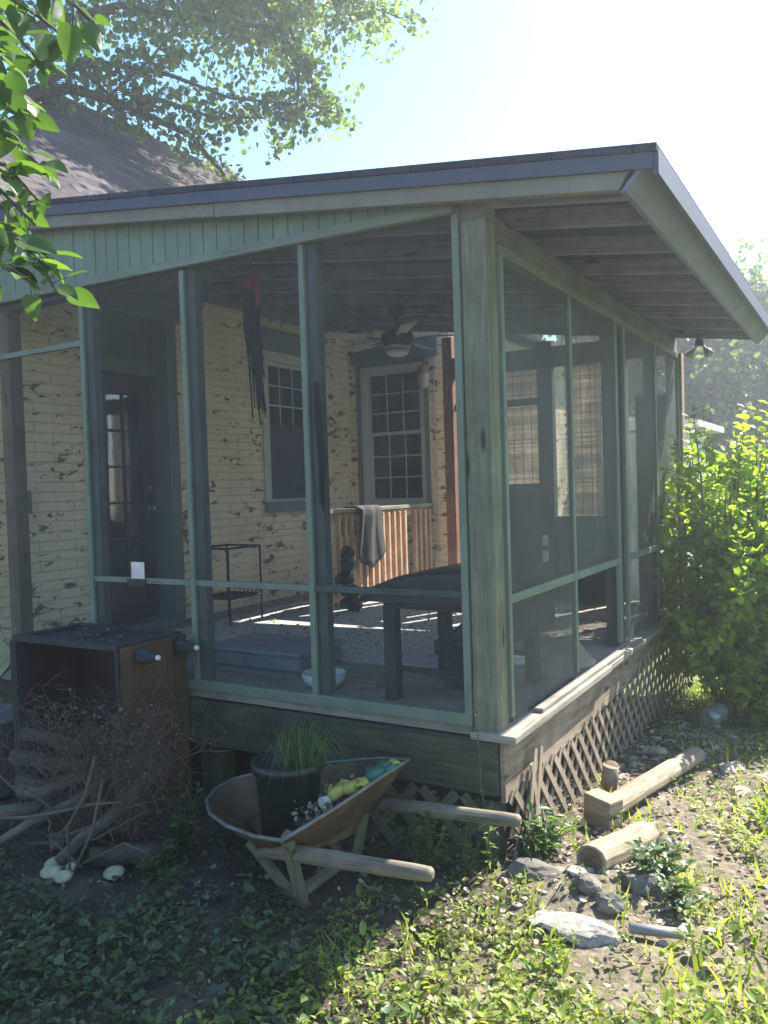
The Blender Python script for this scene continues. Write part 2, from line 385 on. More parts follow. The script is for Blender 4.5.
SH = {  # leaf outlines: (along, across, lift) with a folded midrib
 'oval': ([(0, 0, 0), (.3, .42, .10), (.72, .36, .10), (1, 0, -.06), (.72, -.36, .10), (.3, -.42, .10)], [(0, 1, 2, 3), (0, 3, 4, 5)]),
 'pointed': ([(0, 0, 0), (.14, .20, .05), (.36, .33, .09), (.62, .29, .09), (.84, .14, .03), (1, 0, -.08), (.84, -.14, .03), (.62, -.29, .09), (.36, -.33, .09), (.14, -.20, .05), (.5, 0, 0)],
           [(0, 1, 10), (1, 2, 10), (2, 3, 10), (3, 4, 10), (4, 5, 10), (5, 6, 10), (6, 7, 10), (7, 8, 10), (8, 9, 10), (9, 0, 10)]),
 'narrow': ([(0, 0, 0), (.35, .16, .05), (1, 0, -.15), (.35, -.16, .05)], [(0, 1, 2), (0, 2, 3)]),
 'heart': ([(0, 0, 0), (-.10, .16, .05), (-.06, .34, .08), (.12, .48, .11), (.35, .48, .12), (.60, .36, .09), (.82, .18, .02), (1, 0, -.09), (.82, -.18, .02), (.60, -.36, .09), (.35, -.48, .12), (.12, -.48, .11), (-.06, -.34, .08), (-.10, -.16, .05), (.5, 0, -.01)],
           [(i, (i+1) % 14, 14) for i in range(14)]),
 'curl': ([(0, 0, .1), (.3, .35, .28), (.75, .30, .20), (1, 0, .25), (.75, -.34, .30), (.35, -.38, .18), (.5, 0, 0)],
          [(0, 1, 6), (1, 2, 6), (2, 3, 6), (3, 4, 6), (4, 5, 6), (5, 0, 6)]),
 'blade': ([(0, .05, 0), (0, -.05, 0), (.5, -.04, .0), (.5, .04, 0), (1, 0, -.25)], [(0, 1, 2, 3), (3, 2, 4)]),
}
def leaves(name, P, D, Nn, L, shape, m, parent=None, wid=1.0):
    P = np.asarray(P, float); n = len(P); D = unit(np.asarray(D, float)); Nn = np.asarray(Nn, float)
    L = np.broadcast_to(np.asarray(L, float), (n,))
    S = unit(np.cross(Nn, D)); U = np.cross(D, S)
    T, FC = SH[shape]; k = len(T); V = np.empty((n, k, 3))
    for i, (a, b, c) in enumerate(T):
        V[:, i] = P+L[:, None]*(D*a+S*b*wid+U*c)
    V = V.reshape(-1, 3)
    if parent is not None:
        inv = np.array(WM[parent].inverted()); V = V @ inv[:3, :3].T+inv[:3, 3]
    tot = []; ln = []
    base = np.arange(n)*k
    loops = np.concatenate([np.array(f)[None, :]+base[:, None] for f in FC], axis=1).ravel()
    sizes = np.tile([len(f) for f in FC], n)
    me = bpy.data.meshes.new(name); me.vertices.add(len(V)); me.vertices.foreach_set('co', V.ravel())
    me.loops.add(len(loops)); me.loops.foreach_set('vertex_index', loops)
    me.polygons.add(len(sizes)); me.polygons.foreach_set('loop_start', np.concatenate([[0], np.cumsum(sizes)[:-1]])); me.polygons.foreach_set('loop_total', sizes)
    me.update(calc_edges=True); me.validate(); me.materials.append(M[m])
    o = bpy.data.objects.new(name, me); col.objects.link(o)
    if parent is not None: o.parent = parent
    WM[o] = WM.get(parent, Matrix.Identity(4)) if parent is not None else Matrix.Identity(4)
    return o
nr = np.random.default_rng(11)

# ------------------------------------------------------------------ ground
def gz(x, y):
    x = np.asarray(x, float); y = np.asarray(y, float)
    z = -.05*np.clip(y-1, 0, 6)*(x > -1) + .018*np.sin(x*3.1+1)*np.cos(y*2.7) + .012*np.sin(x*7.3+y*5.1) + .007*np.sin(x*17+2*y)*np.sin(y*19-x)
    m = np.exp(-((x-.42)**2/.03+(y+.0)**2/.05))*.05          # little dirt mound at the timbers
    return z+m
xs = np.concatenate([[-60, -45, -30, -15, -8], np.arange(-5, 4.01, .05), [6, 9, 14, 25, 40, 60]])
ys = np.concatenate([[-60, -30, -12, -6], np.arange(-4, 7.01, .05), [9, 12, 16, 25, 45, 60]])
X, Y = np.meshgrid(xs, ys); Z = gz(X, Y)
near = (np.abs(X+.5) < 4.6) & (np.abs(Y-1.5) < 5.6)
Z = np.where(near, Z+nr.normal(0, .006, Z.shape), -.02*(np.abs(X)+np.abs(Y) < 20)-.30*(Y > 7))
g = MB(); g.v = [tuple(p) for p in np.stack([X, Y, Z], -1).reshape(-1, 3)]
nx = len(xs)
for j in range(len(ys)-1):
    for i in range(nx-1):
        g.quad([j*nx+i, j*nx+i+1, (j+1)*nx+i+1, (j+1)*nx+i], [(0, 0)]*4, True)
tag(g.build('ground', 'ground'), kind='structure')
def gzf(x, y): return float(gz(x, y))

# ------------------------------------------------------------------ the brick house
XA, YB = -3.55, 4.4            # wall along the porch, wall across its far end
FL = .57                       # porch floor
house = thing('brick_house', 'cream painted brick house with peeling paint, behind and left of the screened porch', 'house', (XA, YB, 0))
wa = MB()                      # wall A, openings for door and window
def wallA(y0, y1, z0, z1): wa.box((XA-.25, y0, z0), (XA, y1, z1), wuv=True)
D0, D1, DZ = .86, 1.80, 3.06
W0, W1, WZ0, WZ1 = 2.94, 3.74, 1.50, 2.90
wallA(-.15, D0, -.3, 3.35); wallA(D0, D1, DZ, 3.35); wallA(D0, D1, -.3, .55); wallA(D1, W0, -.3, 3.35); wallA(W0, W1, -.3, WZ0); wallA(W0, W1, WZ1, 3.35); wallA(W1, YB, -.3, 3.35)
wa.build('wall', 'brick', house)
V0, V1, VZ0, VZ1 = -3.40, -2.62, 1.42, 2.90
wb = MB()
def wallB(x0, x1, z0, z1): wb.box((x0, YB, z0), (x1, YB+.25, z1), wuv=True)
wallB(XA, V0, -.3, 3.3); wallB(V0, V1, -.3, VZ0); wallB(V0, V1, VZ1, 3.3); wallB(V1, -2.33, -.3, 3.3)
wb.box((-2.58, YB+.25, -.3), (-2.33, 9, 3.3), wuv=True)
wb.build('wall', 'brick', house)
wc = MB(); wc.box((-8.5, -.15, -.3), (XA-.25, .1, 3.35), wuv=True); wc.box((-8.5, .1, -.3), (-8.25, 9, 3.35), wuv=True); wc.box((-8.25, 8.75, -.3), (-2.58, 9, 3.35), wuv=True)
wc.build('wall', 'brick', house)
fi = MB(); fi.box((-8.25, .1, .4), (XA-.25, 8.75, .5)); fi.box((XA-.25, YB+.25, .4), (-2.58, 8.75, .5)); fi.box((-4.9, .1, .5), (-4.8, 8.75, 3.3)); fi.box((-3.9, 5.6, .5), (-2.58, 5.7, 3.3))
fi.build('inner_wall', 'inside', house)
rf = MB()                      # hipped roof with its ridge along Y
EX, EZ, RX, RZ = -3.38, 3.36, -6.0, 5.84
P = dict(a=(EX, -.5, EZ), b=(EX, 9.3, EZ), c=(-8.8, 9.3, EZ), d=(-8.8, -.5, EZ), r0=(RX, 2.72, RZ), r1=(RX, 7, RZ))
def rp(keys):
    q = [Vector(P[k]) for k in keys]; e = (q[1]-q[0]).normalized(); n = e.cross(q[2]-q[0]).normalized(); f = n.cross(e)
    rf.poly(q, [((p-q[0]).dot(e), (p-q[0]).dot(f)) for p in q])
rp('a b r1 r0'.split()); rp('b c r1'.split()); rp('c d r0 r1'.split()); rp('d a r0'.split())
ro = rf.build('roof', 'shingle', house, solid=.06)
eb = MB(); eb.box((EX-.02, -.5, EZ-.17), (EX+.02, 4.1, EZ-.03)); eb.box((-8.8, -.54, EZ-.17), (EX, -.5, EZ-.03)); eb.build('eave_board', 'fascia', ro)
rc = MB(); rc.tube([P['a'], P['r0'], P['r1'], P['b']], .045, 6); rc.build('ridge_cap', 'shingle', ro)
ex = MB(); ex.hexa([(XA-.1, YB-.35, 3.31), (-2.1, YB-.35, 3.31), (-2.1, 9.2, 3.31), (XA-.1, 9.2, 3.31), (XA-.1, YB-.35, 3.55), (-2.1, YB-.35, 3.36), (-2.1, 9.2, 3.36), (XA-.1, 9.2, 3.55)])
ex.build('roof_slab', 'shingle2', house)
# ---- door
fr = MB()
jx = XA-.24
fr.box((jx, D0, FL), (XA+.012, D0+.06, DZ)); fr.box((jx, D1-.11, FL), (XA+.012, D1, DZ)); fr.box((jx, D0+.06, 2.56), (XA-.10, D1-.11, 2.68)); fr.box((jx, D0+.06, 2.68), (XA-.16, D1-.11, DZ))
fr.box((jx, D0+.06, FL-.02), (XA+.03, D1-.11, FL+.035))
fr.build('door_frame', 'teal', house, bevel=.004)
hd = MB(); hd.box((XA+.002, D0-.16, DZ-.06), (XA+.05, D1+.22, DZ+.16)); hd.box((XA+.05, D0-.2, DZ+.10), (XA+.09, D1+.26, DZ+.17)); hd.build('door_hood', 'teal', house, bevel=.004)
dx0, dx1 = XA-.215, XA-.175
E0, E1 = D0+.065, D1-.115
door = MB()
door.box((dx0, E0, .61), (dx1, E0+.11, 2.55)); door.box((dx0, E1-.12, .61), (dx1, E1, 2.55)); door.box((dx0, E0+.11, 2.40), (dx1, E1-.12, 2.55)); door.box((dx0, E0+.11, .61), (dx1, E1-.12, .98))
gy0, gy1, gz0, gz1 = E0+.11, E1-.12, .98, 2.40
for i in (1, 2): y = gy0+(gy1-gy0)*i/3; door.box((dx0+.006, y-.011, gz0), (dx1-.004, y+.011, gz1))
for i in range(1, 5): z = gz0+(gz1-gz0)*i/5; door.box((dx0+.008, gy0, z-.011), (dx1-.006, gy1, z+.011))
do = door.build('door', 'door', house, bevel=.003)
bx('pane', 'doorglass', do, (dx0+.018, gy0, gz0), (dx0+.024, gy1, gz1), 0)
h = MB(); h.lathe((dx1, E1-.06, 1.50), [(.022, 0), (.022, .006), (.010, .008), (.010, .035), (.024, .042), (.028, .055), (.020, .068), (0.004, .07)], 14, (1, 0, 0)); h.build('handle', 'chrome', do); h = MB(); h.lathe((dx1, E1-.06, 1.66), [(.024, 0), (.024, .012), (.006, .014)], 14, (1, 0, 0)); h.build('lock', 'chrome', do)
# ---- windows
def window(axis, a0, a1, z0, z1, rows_low):
    """double-hung sash in a wall; axis 'A' runs along Y, 'B' along X"""
    def pt(a, d, z): return (XA-d, a, z) if axis == 'A' else (a, YB+d, z)
    def bb(q, a, b, d0, d1, zz0, zz1):
        p, r = pt(a, d0, zz0), pt(b, d1, zz1)
        q.box(tuple(min(p[i], r[i]) for i in range(3)), tuple(max(p[i], r[i]) for i in range(3)))
    f = MB(); t = .055
    bb(f, a0, a0+t, .10, -.005, z0, z1); bb(f, a1-t, a1, .10, -.005, z0, z1); bb(f, a0+t, a1-t, .10, -.005, z1-t, z1); bb(f, a0+t, a1-t, .10, .03, z0, z0+.03)
    w_ = f.build('window', 'white', house, bevel=.003)
    zm = (z0+z1)/2+.02
    s = MB(); u = .035
    for (l, h_, dd, rows) in ((zm-.015, z1-t, .05, 3), (z0+.03, zm+.02, .075, rows_low)):
        bb(s, a0+t, a0+t+u, dd, dd+.02, l, h_); bb(s, a1-t-u, a1-t, dd, dd+.02, l, h_); bb(s, a0+t+u, a1-t-u, dd, dd+.02, h_-u, h_); bb(s, a0+t+u, a1-t-u, dd, dd+.02, l, l+u)
        if rows:
            for i in (1, 2): a = a0+t+u+(a1-a0-2*t-2*u)*i/3; bb(s, a-.007, a+.007, dd+.004, dd+.016, l+u, h_-u)
            for i in range(1, rows): z = l+u+(h_-l-2*u)*i/rows; bb(s, a0+t+u, a1-t-u, dd+.005, dd+.015, z-.007, z+.007)
    s.build('sash', 'white', w_, bevel=.002)
    p = MB(); bb(p, a0+t+.01, a1-t-.01, .058, .062, zm, z1-t-.005); bb(p, a0+t+.01, a1-t-.01, .083, .087, z0+.035, zm); p.build('pane', 'glass', w_)
    bl = MB(); n_ = 26
    for i in range(n_): z = zm-.35+(z1-zm+.3)*i/n_; bb(bl, a0+t+.01, a1-t-.01, .12, .135, z, z+.022)
    bl.build('blind', 'blindslat', w_)
    si = MB(); bb(si, a0-.06, a1+.06, .0, -.05, z0-.10, z0-.002); si.build('window_sill', 'teal', w_, bevel=.004)
    li = MB(); bb(li, a0-.10, a1+.16, -.003, -.035, z1+.03, z1+.24); bb(li, a0-.06, a1+.06, -.035, -.055, z1+.03, z1+.07); li.build('lintel', 'teal', w_, bevel=.004)
    cs = MB(); bb(cs, a0-.055, a0, -.002, -.02, z0, z1+.03); bb(cs, a1, a1+.05, -.002, -.02, z0, z1+.03); bb(cs, a0, a1, -.002, -.02, z1, z1+.03); cs.build('casing', 'teal' if axis == 'B' else 'white', w_, bevel=.003)
    if not rows_low:
        q = MB(); bb(q, a0+t, a1-t, .012, .018, z0+.03, zm+.02); q.build('insect_screen', 'curtain', w_)
    return w_
window('A', W0, W1, WZ0, WZ1, 0); window('B', V0, V1, VZ0, VZ1, 3)
eb = MB(); eb.box((XA, .315, 1.50), (XA+.035, .385, 1.66)); eb.build('switch_box', 'teal', house, bevel=.006)
cb = MB()
cb.tube([(-2.50, YB-.012, 3.1), (-2.50, YB-.012, 2.2), (-2.49, YB-.012, 1.55), (-2.50, YB-.02, 1.0), (-2.56, YB-.02, .8), (-2.52, YB-.02, .62)], .007, 6)
cb.build('cable', 'white', house)

# ------------------------------------------------------------------ the screened porch
porch = thing('screened_porch', 'screened wooden porch on lattice skirting with a low sloping shed roof', 'porch', (0, 0, 0))
PE = 3.9                         # far end
RB = lambda x: 2.741-.146*x      # underside of the rafters
dk = MB()
for i in range(int((PE)/.14)+1):
    y0 = i*.14; 
    if y0+.136 < PE+.03: dk.box((XA+.01, y0+.02, FL-.035), (-.005, y0+.156, FL+rnd.uniform(-.001, .002)))
dk.box((XA+.01, PE+.03, FL-.035), (-2.36, YB-.01, FL))
dk.build('floor', 'sill', porch)
pt = MB(); pt.box((-.115, 0, FL-.02), (0, .115, 2.70)); pt.build('corner_post', 'post', porch, bevel=.008)
bx('post_cap', 'beam', porch, (-.125, .004, 2.70), (.0, .112, 2.86), .006)
# front posts with their pale green battens
for x in (-.90, -1.66, -2.44):
    bx('post', 'darkpost', porch, (x-.022, .012, FL+.06), (x+.042, .065, 2.75), .004)
    bx('batten', 'green', porch, (x-.045, -.012, FL+.06), (x-.014, .010, 2.75), .003)
bx('post', 'brownpost', porch, (-3.27, .02, FL-.3), (-3.17, .11, 2.8), .006)
bx('batten', 'green', porch, (-.150, -.012, FL+.06), (-.118, .02, 2.75), .003)
fr_ = MB()
for a, b in ((-.945, -.165), (-1.705, -.945), (-2.485, -1.705)):
    pass
bx('sill_rail', 'green', porch, (-2.44, -.014, FL+.01), (-.118, .03, FL+.062), .004)
for a, b, dz in ((-.90, -.166, 0), (-1.66, -.946, .0), (-2.44, -1.706, .0)):
    bx('mid_rail', 'green' if a < -1 else 'darkpost', porch, (a-.012, -.006, 1.122), (b+.014, .018, 1.152), .003)
bx('transom_rail', 'green', porch, (-3.5, -.010, 2.455), (-2.487, .018, 2.487), .003)
bx('sill_rail', 'green', porch, (-3.5, -.014, FL-.09), (-2.487, .03, FL-.03), .004)
# header, sloping pale batten, boarded gable
bx('header', 'darkpost', porch, (-3.52, .012, 2.75), (-.12, .10, 2.80), .003)
hb = MB(); hb.beam((-3.52, -.022, 2.815), (-.13, -.022, 2.752), .035, .045); hb.build('header_batten', 'green', porch, bevel=.003)
gp = MB(); x = -3.62
while x < -.25:
    x2 = min(x+.088, -.2); zb = lambda q: 2.815+(q+3.52)*(-.063/3.39)+.018
    yo = rnd.uniform(-.004, 0)
    gp.hexa([(x+.002, -.03+yo, zb(x)), (x2-.002, -.03+yo, zb(x2)), (x2-.002, 0, zb(x2)), (x+.002, 0, zb(x)), (x+.002, -.03+yo, RB(x)+.05), (x2-.002, -.03+yo, RB(x2)+.05), (x2-.002, 0, RB(x2)+.05), (x+.002, 0, RB(x)+.05)], 2)
    x = x2
    if x >= -.2: break
gp.build('gable_boards', 'gable', porch, bevel=.003)
# roof
def slab(q, x0, x1, y0, y1, o0, o1, taper=0):
    q.hexa([(x0, y0, RB(x0)+o0), (x1, y0, RB(x1)+o0), (x1, y1, RB(x1)+o0), (x0, y1, RB(x0)+o0), (x0, y0, RB(x0)+o1), (x1, y0, RB(x1)+o1), (x1, y1, RB(x1)+o1), (x0, y1, RB(x0)+o1)])
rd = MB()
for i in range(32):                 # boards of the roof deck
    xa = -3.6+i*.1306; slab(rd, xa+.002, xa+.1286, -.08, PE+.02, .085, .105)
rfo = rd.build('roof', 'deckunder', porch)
sh = MB(); slab(sh, -3.65, .715, -.15, PE+.06, .108, .135); sh.build('shingles', 'shingle2', rfo)
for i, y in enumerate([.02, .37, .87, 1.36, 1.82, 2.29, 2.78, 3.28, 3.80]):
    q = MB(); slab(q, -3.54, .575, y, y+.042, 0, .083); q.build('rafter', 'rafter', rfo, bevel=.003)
for xa, xb, xt, dz in ((-3.62, -1.352, -1.352, .0), (-1.348, .574, .64, -.003)):
    ff = MB(); ff.hexa([(xa, -.122, RB(xa)-.012+dz), (xb, -.122, RB(xb)-.012), (xb, -.082, RB(xb)-.012), (xa, -.082, RB(xa)-.012+dz), (xa, -.122, RB(xa)+.105), (xt, -.122, RB(xt)+.105), (xt, -.082, RB(xt)+.105), (xa, -.082, RB(xa)+.105)], 0); ff.build('fascia', 'fascia', rfo, bevel=.004)
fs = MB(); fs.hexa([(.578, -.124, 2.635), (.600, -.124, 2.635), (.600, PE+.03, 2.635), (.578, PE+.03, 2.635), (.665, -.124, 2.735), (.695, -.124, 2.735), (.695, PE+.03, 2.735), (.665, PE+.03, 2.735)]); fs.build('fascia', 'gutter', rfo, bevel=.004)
dr = MB(); slab(dr, -3.64, .70, -.142, -.1255, .050, .106); dr.build('drip_edge', 'edge', rfo)
dr = MB(); dr.beam((.708, -.13, 2.715), (.708, PE+.05, 2.715), .018, .09); dr.build('drip_edge', 'edge', rfo)
# side wall (X = 0)
bx('side_beam', 'beam', porch, (-.10, .118, 2.605), (-.012, PE, 2.738), .005)
bx('top_rail', 'green', porch, (-.012, .118, 2.575), (.012, PE, 2.612), .003)
ys_ = [(.12, .15), (1.025, 1.06), (1.90, 1.935), (2.10, 2.135), (2.975, 3.005), (3.79, 3.82)]
for a, b in ys_: bx('batten', 'green', porch, (-.012, a, FL+.03), (.014, b, 2.575), .003)
for a, b in ((.15, 1.025), (1.06, 1.90), (2.135, 2.975), (3.005, 3.79)):
    bx('mid_rail', 'green', porch, (-.010, a, 1.085), (.012, b, 1.125), .003)
bx('post', 'darkpost', porch, (-.09, 1.945, FL), (-.014, 2.09, 2.605), .005)
bx('post', 'darkpost', porch, (-.085, 3.02, FL), (-.014, 3.10, 2.605), .005)
bx('post', 'rim', porch, (-.09, 3.83, 0), (.035, PE+.03, 2.62), .005)
sp = MB(); sp.hexa([(-.13, .116, FL-.035), (.085, .02, FL-.035), (.075, 3.95, FL-.035), (-.01, 3.95, FL-.035), (-.13, .116, FL-.003), (.085, .02, FL-.003), (.075, 3.95, FL-.003), (-.01, 3.95, FL-.003)], 1)
sp = MB()
for a, b, wd, dz in ((-.03, 1.42, .085, 0), (1.425, 2.9, .07, -.004), (2.905, 3.95, .075, .0)):
    sp.box((-.12 if a < 0 else -.03, a, FL-.038+dz), (wd, b, FL-.004+dz), 1)
sp.box((.02, .35, FL-.004), (.065, 1.75, FL+.018), 1)
sp.build('sill_plank', 'sill', porch, bevel=.005)
rb = MB(); rb.hexa([(.0, .0, .27), (.022, .0, .27), (.022, 3.9, .36), (.0, 3.9, .36), (.0, 0, FL-.04), (.022, 0, FL-.04), (.022, 3.9, FL-.04), (0, 3.9, FL-.04)], 1); rb.build('rim_board', 'rim', porch, bevel=.003)
rb = MB(); rb.box((-2.5, -.015, .30), (-.005, .02, FL-.04)); rb.box((-1.5, -.03, .42), (-.01, -.016, FL-.045)); rb.box((-3.5, .0, .36), (-2.5, .03, FL-.1)); rb.build('rim_board', 'rimfront', porch, bevel=.004)
bx('foundation_post', 'rimfront', porch, (-.13, .01, -.1), (-.02, .11, .27), .006)
bx('foundation_post', 'rimfront', porch, (-1.72, .03, -.1), (-1.58, .15, .30), .006)
bx('foundation_post', 'rimfront', porch, (-.14, 1.9, -.2), (-.03, 2.02, .5), .006)
def lattice(name, m, along, c, a0, a1, zlo, zhi, off, parent, step=.125, sl=1.12, wd=.034):
    """slats at a slope, clipped to the panel; two layers"""
    for_ = []; q = MB()
    for lay, sg in ((0, 1), (1, -1)):
        k = a0-(1.2)/sl
        while k < a1+1.2:
            pts = []
            for i in range(61):
                z = -.5+i*.02; a = k+(z+.1)/sl if sg > 0 else k+(.7-z)/sl
                if a0 <= a <= a1 and zlo(a) <= z <= zhi(a): pts.append((a, z))
            if len(pts) > 2 and rnd.random() > .03:
                d = off+lay*.009
                e0, e1 = pts[0], pts[-1]
                if along == 'Y': q.beam((c+d, e0[0], e0[1]), (c+d, e1[0], e1[1]), .006 if 0 else wd, .007, (1, 0, 0))
                else: q.beam((e0[0], c-d, e0[1]), (e1[0], c-d, e1[1]), wd, .007, (0, 1, 0))
            k += step
    return q.build(name, m, parent)
lattice('lattice', 'lattice', 'Y', 0, .03, 3.95, lambda a: gzf(.03, a)-.04, lambda a: .30+.02*a+(.1 if a > 2.3 else 0), .030, porch)
lattice('lattice', 'lattice_moss', 'X', 0, -.86, -.02, lambda a: gzf(a, 0)-.04, lambda a: .30, .0, porch, .20, 1.1, .045)
sk = MB(); sk.hexa([(.043, .10, -.02), (.050, .14, -.02), (.050, .14, .38), (.043, .10, .40), (.07, .10, -.02), (.06, .14, -.02), (.06, .14, .38), (.055, .10, .40)])
lo = MB()
for (y0, z0, y1, z1) in ((.10, -.02, .27, .43), (.20, -.02, .34, .42), (.30, 0, .22, .38)): lo.beam((.062, y0, z0), (.056, y1, z1), .035, .008, (1, 0, 0))
lo.build('loose_slats', 'lattice', porch)
# fly screens
def scr(a, b, m='screen'): return bx('fly_screen', m, porch, a, b, 0)
for a, b in ((-.857, -.166), (-1.617, -.988), (-2.397, -1.748)):
    scr((a-.04, .003, FL+.06), (b+.04, .006, 1.12)); scr((a-.04, .003, 1.15), (b+.04, .006, 2.76))
scr((-3.2, .003, FL-.03), (-2.487, .006, 2.76))
for a, b in ((.15, 1.03), (1.055, 1.905), (2.13, 2.98), (3.0, 3.795)):
    scr((-.003, a, 1.12), (0, b, 2.58), 'screen_side')
    if a != 1.055: scr((-.003, a, FL), (0, b, 1.09), 'screen_side')
fl = MB()                        # the torn lower screen curls over the sill
for i in range(7):
    for j in range(5):
        s_, t_ = i/6, j/4; y = 1.08+.34*s_*(1-t_*.5); z = FL+.03+.30*t_*(1-s_); xo = -.02+.05*math.sin(s_*3)*(1-t_)+.02*math.sin(t_*5)
        fl.v.append((xo, y, z))
for i in range(6):
    for j in range(4): fl.quad([i*5+j, i*5+j+1, (i+1)*5+j+1, (i+1)*5+j], None, True)
fl.build('torn_screen', 'screen_flap', porch)
fl = MB()
for i in range(5):
    for j in range(9):
        s_, t_ = i/4, j/8; fl.v.append((-.03-.06*math.sin(s_*2.5)*(1-t_), 1.62+.26*s_*(1-.9*t_)+.02*math.sin(t_*6), 1.15+1.38*t_))
for i in range(4):
    for j in range(8): fl.quad([i*9+j, i*9+j+1, (i+1)*9+j+1, (i+1)*9+j], None, True)
fl.build('torn_screen', 'screen_flap', porch)
lt = MB(); lt.box((-2.17, -.02, 1.105), (-2.03, -.010, 1.145)); lt.build('latch', 'blackmetal', porch, bevel=.002)
bx('paper_tag', 'tag', porch, (-2.13, -.022, 1.15), (-2.03, -.018, 1.24), 0)
# far end of the porch
bx('post', 'redwood', porch, (-2.13, PE-.06, FL), (-2.03, PE+.03, 3.0), .005)
for a, b in ((-1.20, -1.06), (-.60, -.42)): bx('post', 'darkpost', porch, (a, PE-.06, FL), (b, PE+.03, 2.85), .005)
bx('end_beam', 'beam', porch, (-2.03, PE-.05, 2.62), (-.10, PE+.02, 2.80), .005)
bx('transom_rail', 'darkpost', porch, (-2.02, PE-.05, 2.30), (-1.20, PE-.01, 2.36), .004)
ep = MB(); ep.box((-1.06, PE-.03, FL), (-.60, PE, 1.3)); ep.box((-.35, PE-.03, FL), (-.09, PE, 2.3)); ep.build('end_panel', 'darkpost', porch)
# bamboo blinds in the far openings
def reed_blind(label, x0, x1, z0, z1):
    t = thing('bamboo_blind', label, 'blind', ((x0+x1)/2, PE+.05, z0), 0, 'bamboo blinds at the far end of the porch')
    q = MB(); n_ = int((z1-z0)/.016)
    for i in range(n_):
        z = z0+(z1-z0)*i/n_; q.box((x0+rnd.uniform(-.01, .01), PE+.045, z), (x1+rnd.uniform(-.01, .01), PE+.05, z+.0135))
    q.build('reeds', 'reed', t)
    c = MB(); k = x0+.06
    while k < x1: c.tube([(k, PE+.042, z0), (k, PE+.042, z1)], .003, 5); k += .085
    c.build('cord', 'twigdark', t); bx('top_rail', 'redwood', t, (x0, PE+.035, z1), (x1, PE+.06, z1+.04))
reed_blind('tall bamboo blind with a crossbar behind it, beside the bright gap at the cedar post', -1.95, -1.22, 1.57, 2.72)
reed_blind('narrow bamboo blind hanging lower, seen through the second side screen', -.98, -.66, 1.2, 2.62)

# ------------------------------------------------------------------ things in the porch
rail = thing('stair_railing', 'reddish slatted wooden railing with a draped coat, in front of the far windows', 'railing', (-2.6, 2.5, FL))
bx('newel_post', 'baluster', rail, (-2.66, 2.46, FL), (-2.56, 2.54, 1.40), .005)
bx('handrail', 'sill', rail, (-2.66, 2.44, 1.395), (-2.54, 4.36, 1.43), .006)
bx('rail', 'baluster', rail, (-2.62, 2.54, 1.32), (-2.58, 4.36, 1.39), .004); bx('rail', 'baluster', rail, (-2.62, 2.54, .64), (-2.58, 4.36, .71), .004)
for i in range(17):
    y = 2.62+i*.104
    if i in (12,): continue
    bx('baluster', 'baluster', rail, (-2.578, y, .62), (-2.54, y+.036, 1.37), .003)
ct = MB()                        # coat over the handrail
n1, n2 = 9, 16
for i in range(n1):
    for j in range(n2):
        s_ = i/(n1-1); t_ = j/(n2-1); yy = 2.86+.44*s_+.03*math.sin(t_*4+s_*3)
        lw = .60*(1-.35*abs(s_-.55)*2)+.03*math.sin(s_*9)
        if t_ < .25: xx = -2.70+.02*math.sin(s_*9); zz = 1.435-(.25-t_)/.25*.25
        elif t_ < .35: xx = -2.69+(t_-.25)/.1*.18; zz = 1.445
        else: xx = -2.515+.022*math.sin(s_*12+t_*2); zz = 1.44-(t_-.35)/.65*lw
        ct.v.append((xx, yy+(.06*(t_-.35)*(0.5-s_) if t_ > .35 else 0), zz))
for i in range(n1-1):
    for j in range(n2-1): ct.quad([i*n2+j, i*n2+j+1, (i+1)*n2+j+1, (i+1)*n2+j], None, True)
co = ct.build('coat', 'cloth', solid=.008); tag(co, 'dark grey coat draped over the wooden railing', 'coat')
gb = MB()
for k in range(5): gb.rock((-2.40+.03*math.sin(k*2), 2.52+.04*math.cos(k*2.1), FL+.07+k*.105), (.10-.006*k, .09, .075), 40+k, 2, .9)
tag(gb.build('rubbish_bag', 'black'), 'shiny black plastic bag bundle standing at the near end of the railing', 'bag')
# plant stand
ps = thing('plant_stand', 'thin black wrought iron stand by the cream brick wall', 'stand', (-3.05, 1.85, FL))
for x, y in ((-3.25, 1.62), (-3.25, 2.0), (-2.9, 1.62), (-2.9, 2.0)):
    q = MB(); q.tube([(x, y, FL), (x, y, 1.17)], .009, 6); q.build('leg', 'blackmetal', ps)
q = MB()
for z in (1.17, .78): q.tube([(-3.25, 1.62, z), (-2.9, 1.62, z), (-2.9, 2.0, z), (-3.25, 2.0, z), (-3.25, 1.62, z)], .009, 6)
for k in range(6): q.tube([(-3.25, 1.62+.063*k, .78), (-2.9, 1.62+.063*k, .78)], .005, 5)
for k in range(7): a = k*.05; q.tube([(-2.9, 1.66+a, .78), (-2.89, 1.68+a, .84), (-2.9, 1.70+a, .78)], .004, 5)
q.build('frame', 'blackmetal', ps)
# storage box and dish
bo = thing('storage_box', 'low grey blue lidded box on the porch floor behind the front screen', 'box', (-1.75, .75, FL), R(4))
q = MB(); q.box((-2.1, .52, FL+.003), (-1.42, .95, FL+.09)); q.build('body', 'bluebox', bo, bevel=.015)
q = MB(); q.box((-2.12, .50, FL+.092), (-1.40, .97, FL+.12)); q.build('lid', 'bluebox', bo, bevel=.01)
q = MB(); q.box((-1.418, .62, FL+.05), (-1.40, .84, FL+.075)); q.build('handle', 'chrome', bo, bevel=.003)
q = MB(); q.lathe((-1.14, .36, FL+.003), [(.02, 0), (.085, 0), (.105, .02), (.115, .07), (.108, .07), (.098, .022), (.02, .012)], 24)
tag(q.build('pet_dish', 'enamel'), 'white enamel dish on the porch floor behind a front post', 'dish')
